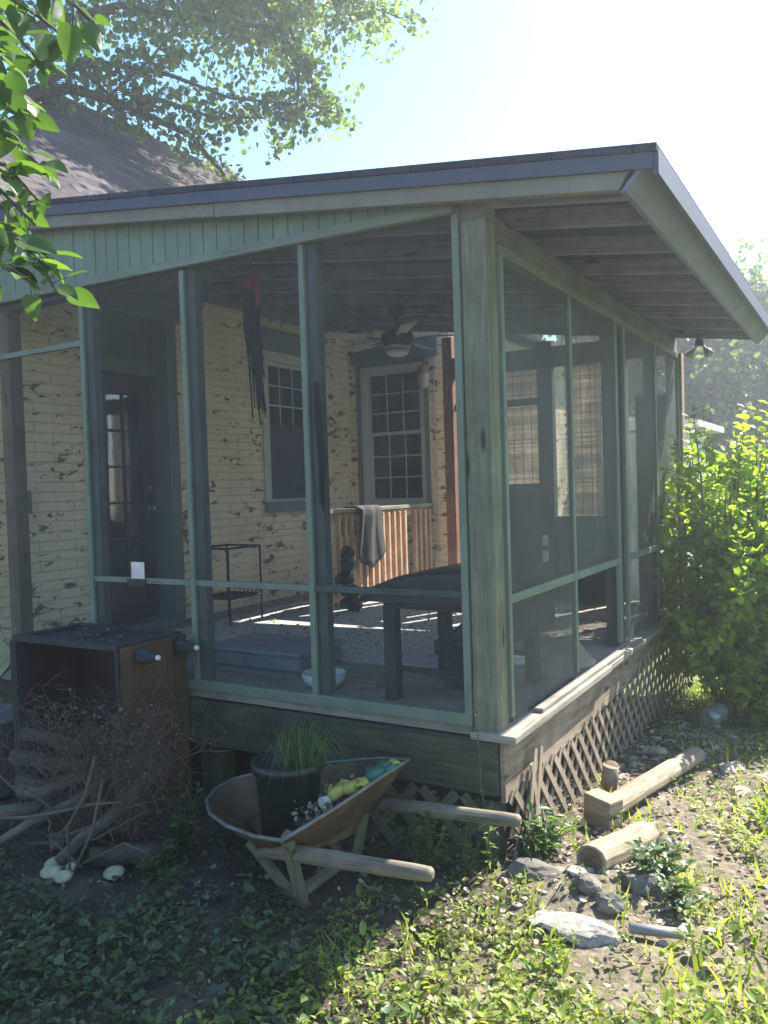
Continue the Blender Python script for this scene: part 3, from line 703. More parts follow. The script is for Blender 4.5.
# tall chair by the corner post
ch = thing('bar_chair', 'wide black padded chair with thick square legs behind the corner post', 'chair', (-.42, .55, FL))
q = MB()
prof = [(-.77, 1.06), (-.80, 1.09), (-.77, 1.125), (-.66, 1.165), (-.48, 1.20), (-.30, 1.215), (-.14, 1.215)]
nY = 6
for j in range(nY):
    yy = .20+.72*j/(nY-1); e = 1 if 0 < j < nY-1 else .0
    for (a, b) in prof: q.v.append((a, yy, b-.015*(1-e)))
    for (a, b) in prof[::-1]: q.v.append((a, yy, 1.055))
m_ = len(prof)*2
for j in range(nY-1):
    for k in range(m_): q.quad([j*m_+k, j*m_+(k+1) % m_, (j+1)*m_+(k+1) % m_, (j+1)*m_+k], None, True)
q.quad(list(range(m_))[::-1]); q.quad([(nY-1)*m_+k for k in range(m_)])
q.build('seat', 'black', ch, bevel=.01)
q = MB(); q.box((-.69, .24, 1.02), (-.14, .88, 1.052)); q.build('seat_frame', 'blackwood', ch, bevel=.004)
for x, y in ((-.70, .25), (-.70, .82), (-.20, .25), (-.20, .82)): bx('leg', 'blackwood', ch, (x, y, FL+.002), (x+.065, y+.065, 1.03), .005)
q = MB(); q.hexa([(-.19, .20, 1.06), (-.12, .20, 1.06), (-.12, .92, 1.06), (-.19, .92, 1.06), (-.12, .18, 1.60), (-.07, .18, 1.60), (-.07, 1.0, 1.60), (-.12, 1.0, 1.60)]); q.build('backrest', 'black', ch, bevel=.02)
q = MB(); q.tube([(-.66, .30, .72), (-.2, .30, .72)], .015, 6); q.tube([(-.66, .85, .72), (-.2, .85, .72)], .015, 6); q.build('stretcher', 'blackwood', ch)
for z in (1.28, 1.20):
    t_ = bx('care_tag', 'tag', ch, (-.085, .80, z), (-.078, .88, z+.055), 0); 
bx('lower_panel', 'curtain', ch, (-.10, .20, .86), (-.085, .98, 1.058), .003)
q = MB(); q.box((-.95, 1.25, FL+.003), (-.62, 1.62, FL+.10)); q.hexa([(-.9, 1.3, FL+.10), (-.65, 1.3, FL+.10), (-.65, 1.6, FL+.10), (-.9, 1.6, FL+.10), (-.82, 1.4, FL+.2), (-.68, 1.4, FL+.28), (-.68, 1.6, FL+.28), (-.82, 1.6, FL+.2)])
tag(q.build('tool_case', 'black', bevel=.01), 'black open case on the porch floor under the padded chair', 'case')
q = MB(); q.rock((-.42, .62, FL+.09), (.18, .13, .09), 5, 2, .8); tag(q.build('cloth_bundle', 'cloth'), 'dark cloth bundle on the floor between the chair legs', 'bundle')
q = MB(); q.lathe((-.48, 1.25, FL+.40), [(.02, -.03), (.15, -.03), (.17, 0), (.15, .03), (.02, .03)], 24, (1, .3, 0)); 
fnn = thing('floor_fan', 'round black floor fan standing behind the padded chair', 'fan', (-.48, 1.25, FL))
q.build('cage', 'blackmetal', fnn); q = MB(); q.lathe((-.48, 1.25, FL+.002), [(.13, 0), (.13, .02), (.03, .03), (.02, .24)], 18); q.build('stand', 'enamel', fnn)
# ceiling fan
cf = thing('ceiling_fan', 'ceiling fan with pale blades and a frosted light bowl under the porch rafters', 'ceiling fan', (-1.79, 2.4, 2.7))
c = (-1.79, 2.4)
q = MB(); q.lathe((*c, 2.93), [(.07, .08), (.055, .0), (.014, -.01), (.014, -.12)][::-1], 16); q.build('downrod', 'blackmetal', cf)
q = MB(); q.lathe((*c, 2.68), [(.06, 0), (.11, .02), (.13, .06), (.12, .11), (.06, .145), (.02, .15)], 24); q.build('motor', 'blackmetal', cf)
q = MB(); q.lathe((*c, 2.655), [(.05, 0), (.085, .005), (.10, .02), (.10, .05), (.07, .055)], 24); q.build('light_kit', 'chrome', cf)
q = MB(); q.lathe((*c, 2.61), [(.005, 0), (.05, .006), (.08, .022), (.095, .045)], 24); q.build('light_bowl', 'bowl', cf)
for k in range(5):
    a = R(20+72*k); ca, sa = math.cos(a), math.sin(a); q = MB(); w_ = .062; tl = .018
    def bp(r, s_, dz): return (c[0]+ca*r-sa*s_, c[1]+sa*r+ca*s_, 2.75+dz+s_*.22)
    q.hexa([bp(.20, -.045, -.004), bp(.60, -w_, -.004), bp(.60, w_, -.004), bp(.20, .045, -.004), bp(.20, -.045, .004), bp(.60, -w_, .004), bp(.60, w_, .004), bp(.20, .045, .004)])
    bo_ = q.build('blade', 'blade', cf, bevel=.003)
    q = MB(); q.beam((c[0]+ca*.09, c[1]+sa*.09, 2.738), (c[0]+ca*.26, c[1]+sa*.26, 2.74), .03, .006); q.build('bracket', 'blackmetal', bo_)
# wall lantern
wl = thing('wall_lantern', 'small brass and glass lantern beside the far window', 'lantern', (-2.56, YB, 2.7))
q = MB(); q.tube([(-2.56, YB-.004, 2.86), (-2.56, YB-.10, 2.90), (-2.56, YB-.14, 2.84)], .010, 6); q.lathe((-2.56, YB-.14, 2.76), [(.07, 0), (.055, .04), (.02, .08)], 12); q.build('bracket', 'redwood', wl)
q = MB(); q.lathe((-2.56, YB-.14, 2.60), [(.03, 0), (.05, .02), (.065, .10), (.06, .16)], 12); q.build('lamp_glass', 'clear', wl)
# twin flood light under the far eave corner
fd = thing('flood_light', 'white twin-head flood light under the far eave corner of the porch', 'light', (.17, 3.86, 2.7))
q = MB(); q.lathe((.17, 3.86, 2.66), [(.035, 0), (.035, .03), (.02, .09)], 14); q.build('base', 'blackmetal', fd)
for s_ in (-1, 1):
    q = MB(); q.lathe((.17+s_*.03, 3.86, 2.66), [(.010, 0), (.014, .03), (.030, .05), (.040, .085), (.036, .10), (.012, .105)], 16, (s_*.5, -.15, -.8)); q.build('lamp_head', 'clear', fd)
# hanging things
hg = thing('hanging_wind_sock', 'red knotted cloth with long black fringe hanging from the porch ceiling', 'wind sock', (-1.83, .72, 2.95))
q = MB(); q.tube([(-1.83, .72, 2.99), (-1.83, .72, 2.88)], .004, 5); q.build('cord', 'twig', hg)
q = MB(); q.rock((-1.83, .72, 2.84), (.045, .045, .08), 3, 2, 1.2); q.rock((-1.79, .72, 2.76), (.02, .025, .09), 8, 2, 1.2); q.rock((-1.86, .73, 2.80), (.03, .03, .06), 9, 2, 1.2); q.build('red_cloth', 'redcloth', hg)
q = MB()
for k in range(46):
    a = rnd.random()*6.28; r0 = .045*rnd.random()**.5; x0, y0 = -1.835+r0*math.cos(a), .72+r0*math.sin(a); L_ = rnd.uniform(.35, .78)*(1.0 if x0 > -1.84 else .65)
    pts = [(x0, y0, 2.80), (x0*1.0+rnd.uniform(-.01, .01)+.0, y0, 2.80-L_*.5), (x0+.03+rnd.uniform(-.015, .015), y0+rnd.uniform(-.015, .015), 2.80-L_)]
    q.tube(pts, [.009, .008, .004], 4)
q.build('fringe', 'hangblack', hg)
q = MB(); 
for k in range(4): q.tube([(-.865+k*.006, -.02, 2.1), (-.855+k*.008, -.028, 1.9), (-.845+.008*k, -.025, 1.75), (-.85+.005*k, -.025, 1.56-.02*k)], [.006, .008, .007, .004], 5)
tag(q.build('hanging_strap', 'hangblack'), 'black strap hanging on the second front post from the corner', 'strap')
q = MB(); q.tube([(-2.2, 3.0, 2.58), (-2.2, 3.0, 2.95)], .003, 4)
# carpet, floor debris
q = MB(); q.box((-3.2, .9, FL+.003), (-.75, 3.5, FL+.009)); tag(q.build('carpet', 'carpet'), 'worn grey carpet strewn with debris on the porch floor', 'carpet')
n_ = 700; P_ = np.stack([nr.uniform(-3.4, -.3, n_), nr.uniform(.3, 3.8, n_), np.full(n_, FL+.012)], 1)
D_ = nr.normal(0, 1, (n_, 3)); D_[:, 2] *= .15
tag(leaves('floor_litter', P_, D_, np.tile([0, 0, 1.], (n_, 1))+nr.normal(0, .3, (n_, 3)), nr.uniform(.012, .04, n_), 'curl', 'l_dry'), 'dry leaves and crumbs scattered on the porch floor', 'litter', kind='stuff')

# ------------------------------------------------------------------ outside: old cabinet, firewood, brush
cbn = thing('old_cabinet', 'old wooden cabinet lying on its side with two tapered black feet sticking out', 'cabinet', (-2.1, -.22, 0))
cx0, cx1, cy0, cy1, cz = -2.56, -1.73, -.45, -.03, .885
bx('side_panel', 'sidewood', cbn, (cx1-.025, cy0, .0), (cx1, cy1, cz-.012), .004, grain=2)
bx('side_panel', 'maroon', cbn, (cx0, cy0+.01, .0), (cx0+.025, cy1, cz-.032), .004)
bx('back_panel', 'maroon', cbn, (cx0+.025, cy1-.02, 0), (cx1-.025, cy1, cz-.03), .002)
q = MB()
for a, b in (((cx0, cy0-.012, cz-.03), (cx1-.03, cy0+.05, cz)), ((cx0, cy1-.05, cz-.03), (cx1-.03, cy1, cz)), ((cx0, cy0+.05, cz-.03), (cx0+.06, cy1-.05, cz)), ((cx1-.50, cy0+.05, cz-.03), (cx1-.42, cy1-.05, cz)), ((cx1-.09, cy0+.05, cz-.03), (cx1-.03, cy1-.05, cz)), ((cx0+.06, cy0+.05, cz-.028), (cx1-.09, cy1-.05, cz-.02))): q.box(a, b)
q.box((cx0-.02, cy0-.014, 0), (cx0+.03, cy0+.03, cz-.03)); q.box((cx1-.05, cy0-.01, 0), (cx1-.026, cy0+.02, cz-.03)); q.build('frame', 'blackwood', cbn, bevel=.003)
for y in (cy0+.10, cy1-.06):
    q = MB(); q.lathe((cx1+.001, y, cz-.065), [(.042, 0), (.042, .03), (.036, .05), (.018, .115), (.012, .12)], 18, (1, 0, 0)); lg = q.build('foot', 'blackwood', cbn)
    q = MB(); q.lathe((cx1+.121, y, cz-.065), [(.012, 0), (.014, .006), (.010, .018), (.002, .02)], 12, (1, 0, 0)); q.build('foot_tip', 'bowl', lg)
bx('back_post', 'blackwood', cbn, (cx0-.03, cy1-.06, 0), (cx0+.0, cy1-.02, cz), .003)
n_ = 45; P_ = np.stack([nr.uniform(cx0+.1, cx1-.05, n_), nr.uniform(cy0, cy1, n_), np.full(n_, cz+.003)], 1); D_ = nr.normal(0, 1, (n_, 3)); D_[:, 2] = 0
tag(leaves('leaf_crumbs', P_, D_, np.tile([0, 0, 1.], (n_, 1))+nr.normal(0, .2, (n_, 3)), nr.uniform(.008, .02, n_), 'curl', 'l_dry'), 'dry crumbs on top of the old cabinet', 'litter', kind='stuff')

def log(name, label, p0, p1, r, m='barkgrey', cat='log', group=None, bend=.03, n=9):
    t = thing(name, label, cat, ((p0[0]+p1[0])/2, (p0[1]+p1[1])/2, min(p0[2], p1[2])-r), 0, group)
    p0, p1 = Vector(p0), Vector(p1); q = MB(); pts = [p0.lerp(p1, i/4)+Vector((rnd.gauss(0, bend*.4), rnd.gauss(0, bend*.4), rnd.gauss(0, bend*.3)))*(1 if 0 < i < 4 else 0) for i in range(5)]
    q.tube(pts, [r*rnd.uniform(.9, 1.1) for _ in range(5)], n); q.build('bark', m, t)
    q = MB(); d = (p1-p0).normalized(); q.lathe(pts[0]-d*.001, [(r*.86, -.002), (r*.3, -.003)], n, tuple(d)); q.lathe(pts[-1]+d*.001, [(r*.86, .002), (r*.3, .003)], n, tuple(d)); q.build('cut_end', 'logend', t)
    return t
LG = [  # pile under and left of the brush
 ('thick grey log lying lowest at the left of the firewood pile', (-2.45, -.78, .06), (-1.95, -.30, .05), .065),
 ('split log pointing out of the pile just above the lowest left log', (-2.32, -.88, .16), (-1.82, -.50, .24), .045),
 ('long pale branch log slanting up toward the cabinet', (-2.12, -.98, .10), (-1.66, -.56, .42), .030),
 ('short dark log end facing the viewer near the pale mushrooms', (-1.93, -.86, .08), (-1.72, -.48, .10), .055),
 ('wide split board-like log in the middle of the pile', (-2.22, -.80, .27), (-1.75, -.58, .36), .040),
 ('crooked log resting on the right side of the pile against the cabinet', (-1.80, -.92, .05), (-1.56, -.58, .38), .036),
 ('log lying deep in the pile under the cabinet opening', (-2.50, -.60, .20), (-1.98, -.56, .22), .055),
 ('upper log poking left from the shadowed cabinet front', (-2.52, -.62, .34), (-2.05, -.54, .33), .048),
 ('dark log topmost at the left of the firewood pile', (-2.48, -.58, .46), (-2.12, -.52, .42), .042),
 ('fat short log lying flat right of the mushrooms', (-1.72, -.82, .05), (-1.45, -.62, .05), .06),
]
for i, (lb, a, b, r) in enumerate(LG): log('firewood_log', lb, (a[0]+.14, a[1]+.02, a[2]*.9), (b[0]+.12, b[1], b[2]*.9), r*.78, 'barkgrey' if i % 3 else 'bark', 'log', 'firewood logs in front of the cabinet')
q = MB()
for k in range(24):
    a = Vector((rnd.uniform(-2.1, -1.45), rnd.uniform(-.95, -.6), rnd.uniform(.02, .25))); d = Vector((rnd.gauss(.25, .5), rnd.gauss(.1, .3), rnd.gauss(.12, .2)))
    b = a+d*.35; c_ = b+d*.25+Vector((rnd.gauss(0, .06), rnd.gauss(0, .05), rnd.gauss(0, .06)))
    q.tube([a, b, c_], [rnd.uniform(.004, .011), .005, .002], 5)
for pts in ([(-1.5, -.82, .50), (-1.52, -.86, .35), (-1.60, -.90, .20), (-1.55, -.93, .03)], [(-2.05, -.98, .19), (-1.8, -.92, .22), (-1.5, -.84, .30), (-1.35, -.82, .33)], [(-1.48, -.8, .4), (-1.46, -.88, .22), (-1.52, -.93, .05)]):
    q.tube(pts, [.009, .008, .007, .004][:len(pts)], 5)
tag(q.build('fallen_twigs', 'twigdark'), 'tangle of thin dry sticks lying on the firewood pile', 'twigs', kind='stuff')
# dried brush: a dead shrub of fine curling stems draped over the cabinet front
br = thing('dead_shrub', 'dead brown shrub of fine curly stems draped in front of the cabinet', 'dead shrub', (-1.65, -.72, 0))
q = MB()
def curl(p, d, r, n, wob):
    pts = [Vector(p)]; d = Vector(d).normalized()
    for _ in range(n):
        d = (d+Vector((rnd.gauss(0, wob), rnd.gauss(0, wob), rnd.gauss(0, wob)-.06))).normalized(); pts.append(pts[-1]+d*rnd.uniform(.02, .04))
    q.tube(pts, [max(.0009, r*(1-i/(n+1))) for i in range(n+1)], 3, False); return pts
for k in range(85):
    b0 = (-1.62+rnd.gauss(0, .10), -.68+rnd.gauss(0, .05), .02+rnd.random()*.15)
    cx = rnd.choice([(-2.0, .44), (-1.85, .52), (-1.7, .48), (-1.55, .42), (-1.42, .46), (-1.33, .52), (-1.7, .36)])
    tip = Vector((cx[0]+rnd.gauss(0, .13), -.66+rnd.gauss(0, .09), cx[1]-.03+rnd.gauss(0, .10)))
    m1 = Vector(b0).lerp(tip, .5)+Vector((rnd.gauss(0, .03), rnd.gauss(0, .03), .05)); q.tube([b0, m1, tip], [.0022, .0018, .0013], 4, False)
    for _ in range(6):
        pp = curl(tip+Vector((rnd.gauss(0, .05), rnd.gauss(0, .05), rnd.gauss(0, .05))), (rnd.gauss(0, 1), rnd.gauss(0, .7), rnd.gauss(.1, .7)), .0022, rnd.randint(4, 8), .6)
        if rnd.random() < .5: curl(pp[3], (rnd.gauss(0, 1), rnd.gauss(0, 1), rnd.gauss(-.3, .7)), .0015, 4, .7)
q.build('stems', 'brushstem', br)
n_ = 380; ii = nr.integers(0, 5, n_); cx = np.array([-1.95, -1.75, -1.55, -1.38, -1.66])[ii]
P_ = np.stack([cx+nr.normal(0, .09, n_), -.66+nr.normal(0, .07, n_), .50+nr.normal(0, .09, n_)], 1)
leaves('withered_leaves', P_, nr.normal(0, 1, (n_, 3)), nr.normal(0, 1, (n_, 3)), nr.uniform(.010, .024, n_), 'curl', 'withered', br)
# mushrooms
for i, (dx, dy, s_, lb) in enumerate(((-.06, .03, 1.1, 'leftmost pale mushroom cap of the cluster by the firewood'), (.0, -.04, 1.0, 'nearest pale mushroom cap in the middle of the cluster'), (.07, -.035, .9, 'pale mushroom cap right of the cluster middle'), (.22, .10, 1.0, 'pale mushroom cap standing a little apart at the right'), (.02, .05, .7, 'small pale mushroom cap at the back of the cluster'))):
    t = thing('mushroom', lb, 'mushroom', (-1.62+dx, -.93+dy, 0), 0, 'pale mushrooms by the firewood')
    x, y = -1.62+dx, -.93+dy; z = gzf(x, y)+.035; s_ *= .88
    q = MB(); q.lathe((x, y, z), [(.012*s_, -.004), (.042*s_, 0), (.045*s_, .005), (.03*s_, .014), (.006, .017)], 14, (.15, -.35, 1), sx=1.15); q.build('cap', 'mushroom', t)
    q = MB(); q.tube([(x, y, z-.10), (x, y, z)], .007, 7); q.build('stem', 'mushroom', t)
# lumber and tub at far left
q = MB(); q.beam((-3.12, -.62, .25), (-2.66, -.40, .80), .13, .03, (0, 1, .3)); tag(q.build('leaning_board', 'plant_wood', bevel=.004), 'pale green board leaning up at the left of the cabinet', 'board')
tb = thing('metal_bin', 'dark metal bin standing at the left edge beyond the cabinet', 'bin', (-2.82, -.42, 0)); q = MB(); q.lathe((-2.85, -.45, 0), [(.18, 0), (.20, .02), (.22, .40), (.235, .41), (.235, .43), (.215, .43), (.19, .06), (.02, .05)], 24); q.build('body', 'traygrey', tb)
q = MB(); q.tube([(-2.62, -.45, .36), (-2.59, -.47, .30), (-2.62, -.49, .24)], .008, 6); q.build('handle', 'blackmetal', tb)

# ------------------------------------------------------------------ wheelbarrow
wbw = thing('wheelbarrow', 'rusty wheelbarrow with weathered wooden handles standing in front of the porch', 'wheelbarrow', (-.6, -.55, 0))
q = MB(); NS = 42
RIMP = [(-.47, -.87, .36), (-.62, -.84, .335), (-.82, -.77, .31), (-1.00, -.67, .29), (-1.12, -.56, .285), (-1.17, -.45, .29), (-1.16, -.34, .30), (-1.06, -.24, .32), (-.90, -.18, .35), (-.70, -.15, .39), (-.50, -.14, .43), (-.34, -.17, .455), (-.375, -.36, .43), (-.42, -.60, .39)]
BOTP = [(-.62, -.52, .15), (-.68, -.54, .155), (-.78, -.54, .16), (-.88, -.52, .17), (-.95, -.48, .18), (-.98, -.43, .18), (-.98, -.37, .18), (-.94, -.31, .18), (-.86, -.27, .17), (-.74, -.25, .16), (-.62, -.24, .15), (-.55, -.26, .145), (-.56, -.34, .145), (-.59, -.44, .148)]
def rimp(k, t):
    """t=0 bottom, 1 rim; a closed loop through the rim points"""
    n_ = len(RIMP); f = k*n_/NS; i = int(f) % n_; j = (i+1) % n_; f -= int(f)
    A = Vector(BOTP[i]).lerp(Vector(BOTP[j]), f); B = Vector(RIMP[i]).lerp(Vector(RIMP[j]), f)
    p = A.lerp(B, t); p.z = A.z+(B.z-A.z)*(.35*t+.65*t*t if B.x < -.6 else t)
    return tuple(p)
LV = [0, .25, .5, .75, .95, 1]
for t_ in LV:
    for k in range(NS): q.v.append(rimp(k, t_))
for i in range(len(LV)-1):
    for k in range(NS): q.quad([i*NS+k, i*NS+(k+1) % NS, (i+1)*NS+(k+1) % NS, (i+1)*NS+k], None, True)
q.quad(list(range(NS))); q.build('tray', 'rust', wbw, solid=.005)
q = MB(); q.tube([rimp(k, 1.0) for k in range(NS)]+[rimp(0, 1)], .008, 6); q.build('rim', 'traygrey', wbw)
for s_, (tip, y0) in ((0, ((.13, -.88, .375), -.73)), (1, ((.22, -.36, .37), -.38))):
    q = MB(); p0 = Vector((-.72, -.69, .19) if s_ == 0 else (-.95, -.10, .14)); p1 = Vector((-.55, y0, .245) if s_ == 0 else (-.44, -.19, .255)); p2 = Vector(tip)
    q.tube([p0, p1, p1.lerp(p2, .35), p1.lerp(p2, .6), p1.lerp(p2, .9), p2, p2+Vector((.012, 0, 0))], [.022, .030, .031, .027, .026, .023, .010], 10); q.build('handle', 'handle', wbw)
    yy = -.64 if s_ == 0 else -.27
    q = MB(); q.beam((-.56, yy, 0), ((-.505, -.80, .35) if s_ == 0 else (-.50, yy, .26)), .045, .03, (1, 0, 0)); q.build('leg', 'legwood', wbw, bevel=.004)
    q = MB(); q.beam((-.58, yy, .0), (-.82, yy, .20), .035, .028, (0, 1, 0)); q.build('leg_brace', 'legwood', wbw, bevel=.004)
for p_ in ((-.512, -.79, .30), (-.535, -.735, .215), (-.50, -.76, .27)):
    q = MB(); q.lathe(p_, [(.009, 0), (.009, .014), (.004, .018)], 8, (.75, -.6, .1)); q.build('bolt', 'rust', wbw)
q = MB(); q.beam((-.555, -.64, .06), (-.555, -.27, .06), .04, .03); q.build('crossbar', 'legwood', wbw, bevel=.003)
wh = MB(); wh.lathe((-1.16, -.30, .12), [(.05, 0), (.11, 0), (.12, .015), (.12, .035), (.11, .05), (.05, .05)], 24, (0, -1, 0)); wh.build('wheel', 'rubber', wbw)
pt_ = thing('plant_pot', 'dark green plastic pot standing in the wheelbarrow tray', 'pot', (-.72, -.50, .165))
q = MB(); q.lathe((-.72, -.50, .165), [(.105, 0), (.112, .01), (.135, .30), (.15, .305), (.15, .34), (.138, .34), (.13, .28), (.02, .27)], 32); q.build('body', 'pot', pt_)
q = MB(); q.lathe((-.72, -.50, .465), [(.128, -.02), (.1, -.008), (.01, -.004)], 20); q.build('soil', 'soilm', pt_)
n_ = 170; a = nr.uniform(0, 6.28, n_); r0 = nr.uniform(0, .07, n_)
gt = thing('grass_tuft', 'tuft of long green grass growing out of the dark green pot', 'grass tuft', (-.70, -.50, .45))
q = MB()
for k in range(n_):
    b0 = Vector((-.66+r0[k]*math.cos(a[k]), -.50+r0[k]*math.sin(a[k]), .455)); L_ = rnd.uniform(.12, .32); sp = rnd.uniform(.1, .8)
    d = Vector((math.cos(a[k])*sp+.25, math.sin(a[k])*sp-.1, 0)); m1 = b0+d*L_*.4+Vector((0, 0, L_*.65)); e = b0+d*L_*1.0+Vector((0, 0, L_*(.75-.9*sp)))
    w_ = Vector((-d.y, d.x, 0)).normalized()*.0017 if d.length > .01 else Vector((.003, 0, 0)); o = len(q.v)
    q.v += [tuple(b0-w_), tuple(b0+w_), tuple(m1+w_), tuple(m1-w_), tuple(e)]; q.quad([o, o+1, o+2, o+3]); q.quad([o+3, o+2, o+4])
q.build('blades', 'l_weed', gt)
q = MB()
for k in range(9): q.rock((-.585+.010*k+rnd.gauss(0, .015), -.56+k*.040, .27+.012*k), (.06, .045, .045), 70+k, 2, 1)
tag(q.build('soil_heap', 'soilm'), 'heap of soil and dead plants in the rear of the wheelbarrow tray', 'soil', kind='stuff')
n_ = 260; P_ = np.stack([nr.uniform(-.64, -.48, n_), nr.uniform(-.60, -.22, n_), nr.uniform(.30, .37, n_)], 1)
tag(leaves('tray_litter', P_, nr.normal(0, 1, (n_, 3)), nr.normal(0, 1, (n_, 3))+[0, 0, 1], nr.uniform(.012, .03, n_), 'curl', 'l_dry'), 'withered leaves heaped in the wheelbarrow tray', 'litter', kind='stuff')
def glove(label, p, ang, m, cuff, s_=1):
    t = thing('garden_glove', label, 'glove', p, ang, 'gardening gloves in the wheelbarrow')
    T = WM[t]; q = MB()
    q.tube([T @ Vector((0, 0, 0)), T @ Vector((.03*s_, 0, .012)), T @ Vector((.07*s_, 0, .02)), T @ Vector((.10*s_, 0, .03))], [.024*s_, .036*s_, .036*s_, .026*s_], 10)
    for k, (dy, L_) in enumerate(((-.028, .055), (-.010, .07), (.010, .066), (.028, .05))):
        q.tube([T @ Vector((.085*s_, dy*s_, .03)), T @ Vector(((.105+L_*.4)*s_, dy*1.2*s_, .045)), T @ Vector(((.10+L_)*s_, dy*1.3*s_, .035))], [.012*s_, .011*s_, .007*s_], 8)
    q.tube([T @ Vector((.03*s_, .03*s_, .015)), T @ Vector((.06*s_, .06*s_, .03)), T @ Vector((.085*s_, .07*s_, .03))], [.013*s_, .012*s_, .008*s_], 8)
    q.build('hand', m, t); q = MB(); q.tube([T @ Vector((-.05*s_, 0, -.004)), T @ Vector((-.005, 0, 0))], [.034*s_, .026*s_], 12); q.build('cuff', cuff, t)
glove('bright yellow glove lying leftmost in the wheelbarrow beside the grass', (-.52, -.50, .37), R(75), 'yellow', 'yellowgrey', .75)
glove('bright yellow glove with fingers up, in the middle of the gloves', (-.50, -.44, .385), R(20), 'yellow', 'yellow', .7)
glove('green glove with a yellow cuff propped on the wheelbarrow rim', (-.43, -.36, .41), R(70), 'greenp', 'yellow', .9)
glove('yellow and white glove at the far corner of the wheelbarrow rim', (-.41, -.29, .42), R(60), 'yellow', 'yellowgrey', .55)

# ------------------------------------------------------------------ timbers, stones
def timber(label, p0, p1, w_, h_, m='timber'):
    p0, p1 = Vector(p0), Vector(p1); t = thing('landscape_timber', label, 'timber', tuple((p0+p1)/2-Vector((0, 0, h_/2))), 0, 'timbers lying beside the porch')
    q = MB(); d = (p1-p0).normalized(); s_ = d.cross(Vector((0, 0, 1))).normalized(); u = s_.cross(d); o = len(q.v); n = 12; m_ = 7
    for i in range(m_):
        c_ = p0.lerp(p1, i/(m_-1))+Vector((0, 0, rnd.gauss(0, .002)))
        for k in range(n):
            a = 2*math.pi*(k+.5)/n; ca, sa = math.cos(a), math.sin(a); f = 1/max(abs(ca)*.78+.25*abs(sa), abs(sa), .75*abs(ca)+.5*abs(sa))
            q.v.append(tuple(c_+s_*ca*f*w_/2+u*max(-1, min(1, sa*f))*h_/2))
    L_ = (p1-p0).length
    for i in range(m_-1):
        for k in range(n):
            k2 = (k+1) % n; q.quad([o+i*n+k, o+i*n+k2, o+(i+1)*n+k2, o+(i+1)*n+k], [(i*L_/6, k*.03), (i*L_/6, k*.03+.03), ((i+1)*L_/6, k*.03+.03), ((i+1)*L_/6, k*.03)])
    q.quad([o+k for k in range(n)][::-1]); q.quad([o+(m_-1)*n+k for k in range(n)]); q.build('body', m, t, bevel=.003)
    q = MB(); c_ = [p0-d*.002+s_*math.cos(k*math.pi/6+.26)*w_*.44+u*math.sin(k*math.pi/6+.26)*h_*.42 for k in range(12)]; q.poly(c_); q.build('cut_end', 'timberend', t)
timber('long pale timber lying flat with a thick block end, farther of the two', (.265, .62, .07), (.46, 1.75, .02), .10, .085)
timber('shorter rounded timber lying nearest, with a dark sawn end', (.37, .02, .10), (.47, .50, .035), .115, .11)
q = MB(); q.beam((.175, .66, .06), (.315, .60, .05), .10, .15); tag(q.build('timber_block', 'timber', bevel=.006), 'sawn block set across the near end of the long timber', 'block')
sp_ = thing('short_post', 'short upright round wooden stub beside the long timber', 'post stub', (.16, 1.10, 0)); q = MB(); q.tube([(.15, 1.06, .0), (.17, 1.05, .13)], .042, 14); q.build('body', 'timber', sp_); q = MB(); q.lathe((.1701, 1.0499, .131), [(.038, 0), (.02, .001)], 14, (.15, -.3, 1)); q.build('cut_end', 'timberend', sp_)
ST = [('broad_stone', 'long dark flat stone at the foot of the porch corner', (.16, -.06, .02), (.14, .07, .05), 'stone'),
 ('stone', 'dark square-edged stone right of the long flat stone', (.40, -.13, .03), (.065, .05, .045), 'stone'),
 ('stone', 'grey brick-like stone in front of the square-edged stone', (.50, -.20, .03), (.06, .045, .04), 'stone'),
 ('stone', 'round earthy lump right of the near timber end', (.55, .05, .03), (.10, .10, .06), 'stone'),
 ('stone', 'dark stone at the far end of the near timber', (.57, .46, .03), (.05, .06, .045), 'stone'),
 ('stone', 'pale flat stone in the rubble beyond the long timber', (.66, 1.75, .0), (.09, .11, .035), 'palestone'),
 ('stone', 'pale rounded stone right of the long timber', (.75, 1.35, .0), (.06, .07, .035), 'palestone'),
 ('stone', 'small pale stone close to the lattice', (.16, 1.55, .0), (.06, .06, .04), 'palestone'),
 ('stone', 'white stone on the lawn edge at the right', (1.02, 2.0, -.03), (.07, .06, .04), 'palestone'),
 ('stone', 'pale stone behind the upright stub', (.2, 1.9, .0), (.09, .07, .05), 'palestone'),
 ('stone', 'half-buried pale stone farthest along the rubble', (.6, 2.4, -.06), (.09, .08, .05), 'palestone'),
 ('broken_concrete', 'crumbling pale slab of broken concrete nearest the viewer', (.42, -.38, .02), (.17, .075, .045), 'concrete')]
for i, (nm, lb, c_, r, m_) in enumerate(ST):
    q = MB(); q.rock((c_[0], c_[1], gzf(c_[0], c_[1])+c_[2]-.01), r, 100+i, 3, .30)
    tag(q.build(nm, m_), lb, 'stone', 'stones beside the porch' if nm == 'stone' else None)
q = MB(); q.tube([(.60, -.30, gzf(.6, -.3)+.03), (.76, -.22, gzf(.76, -.2)+.035)], .018, 12); tag(q.build('pipe', 'pvc'), 'short grey pipe end beside the broken concrete', 'pipe')
q = MB(); q.beam((.30, -.12, .02), (.33, .03, .03), .03, .02); q.rock((.35, .02, .04), (.03, .04, .03), 9); tag(q.build('brick_shard', 'redbrick'), 'small red brick shard between the dark stones', 'brick')
jr = thing('glass_jar', 'clear glass jar with a dark rim lying on the rubble by the bush', 'jar', (.45, 2.75, -.05)); z = gzf(.45, 2.75)+.08
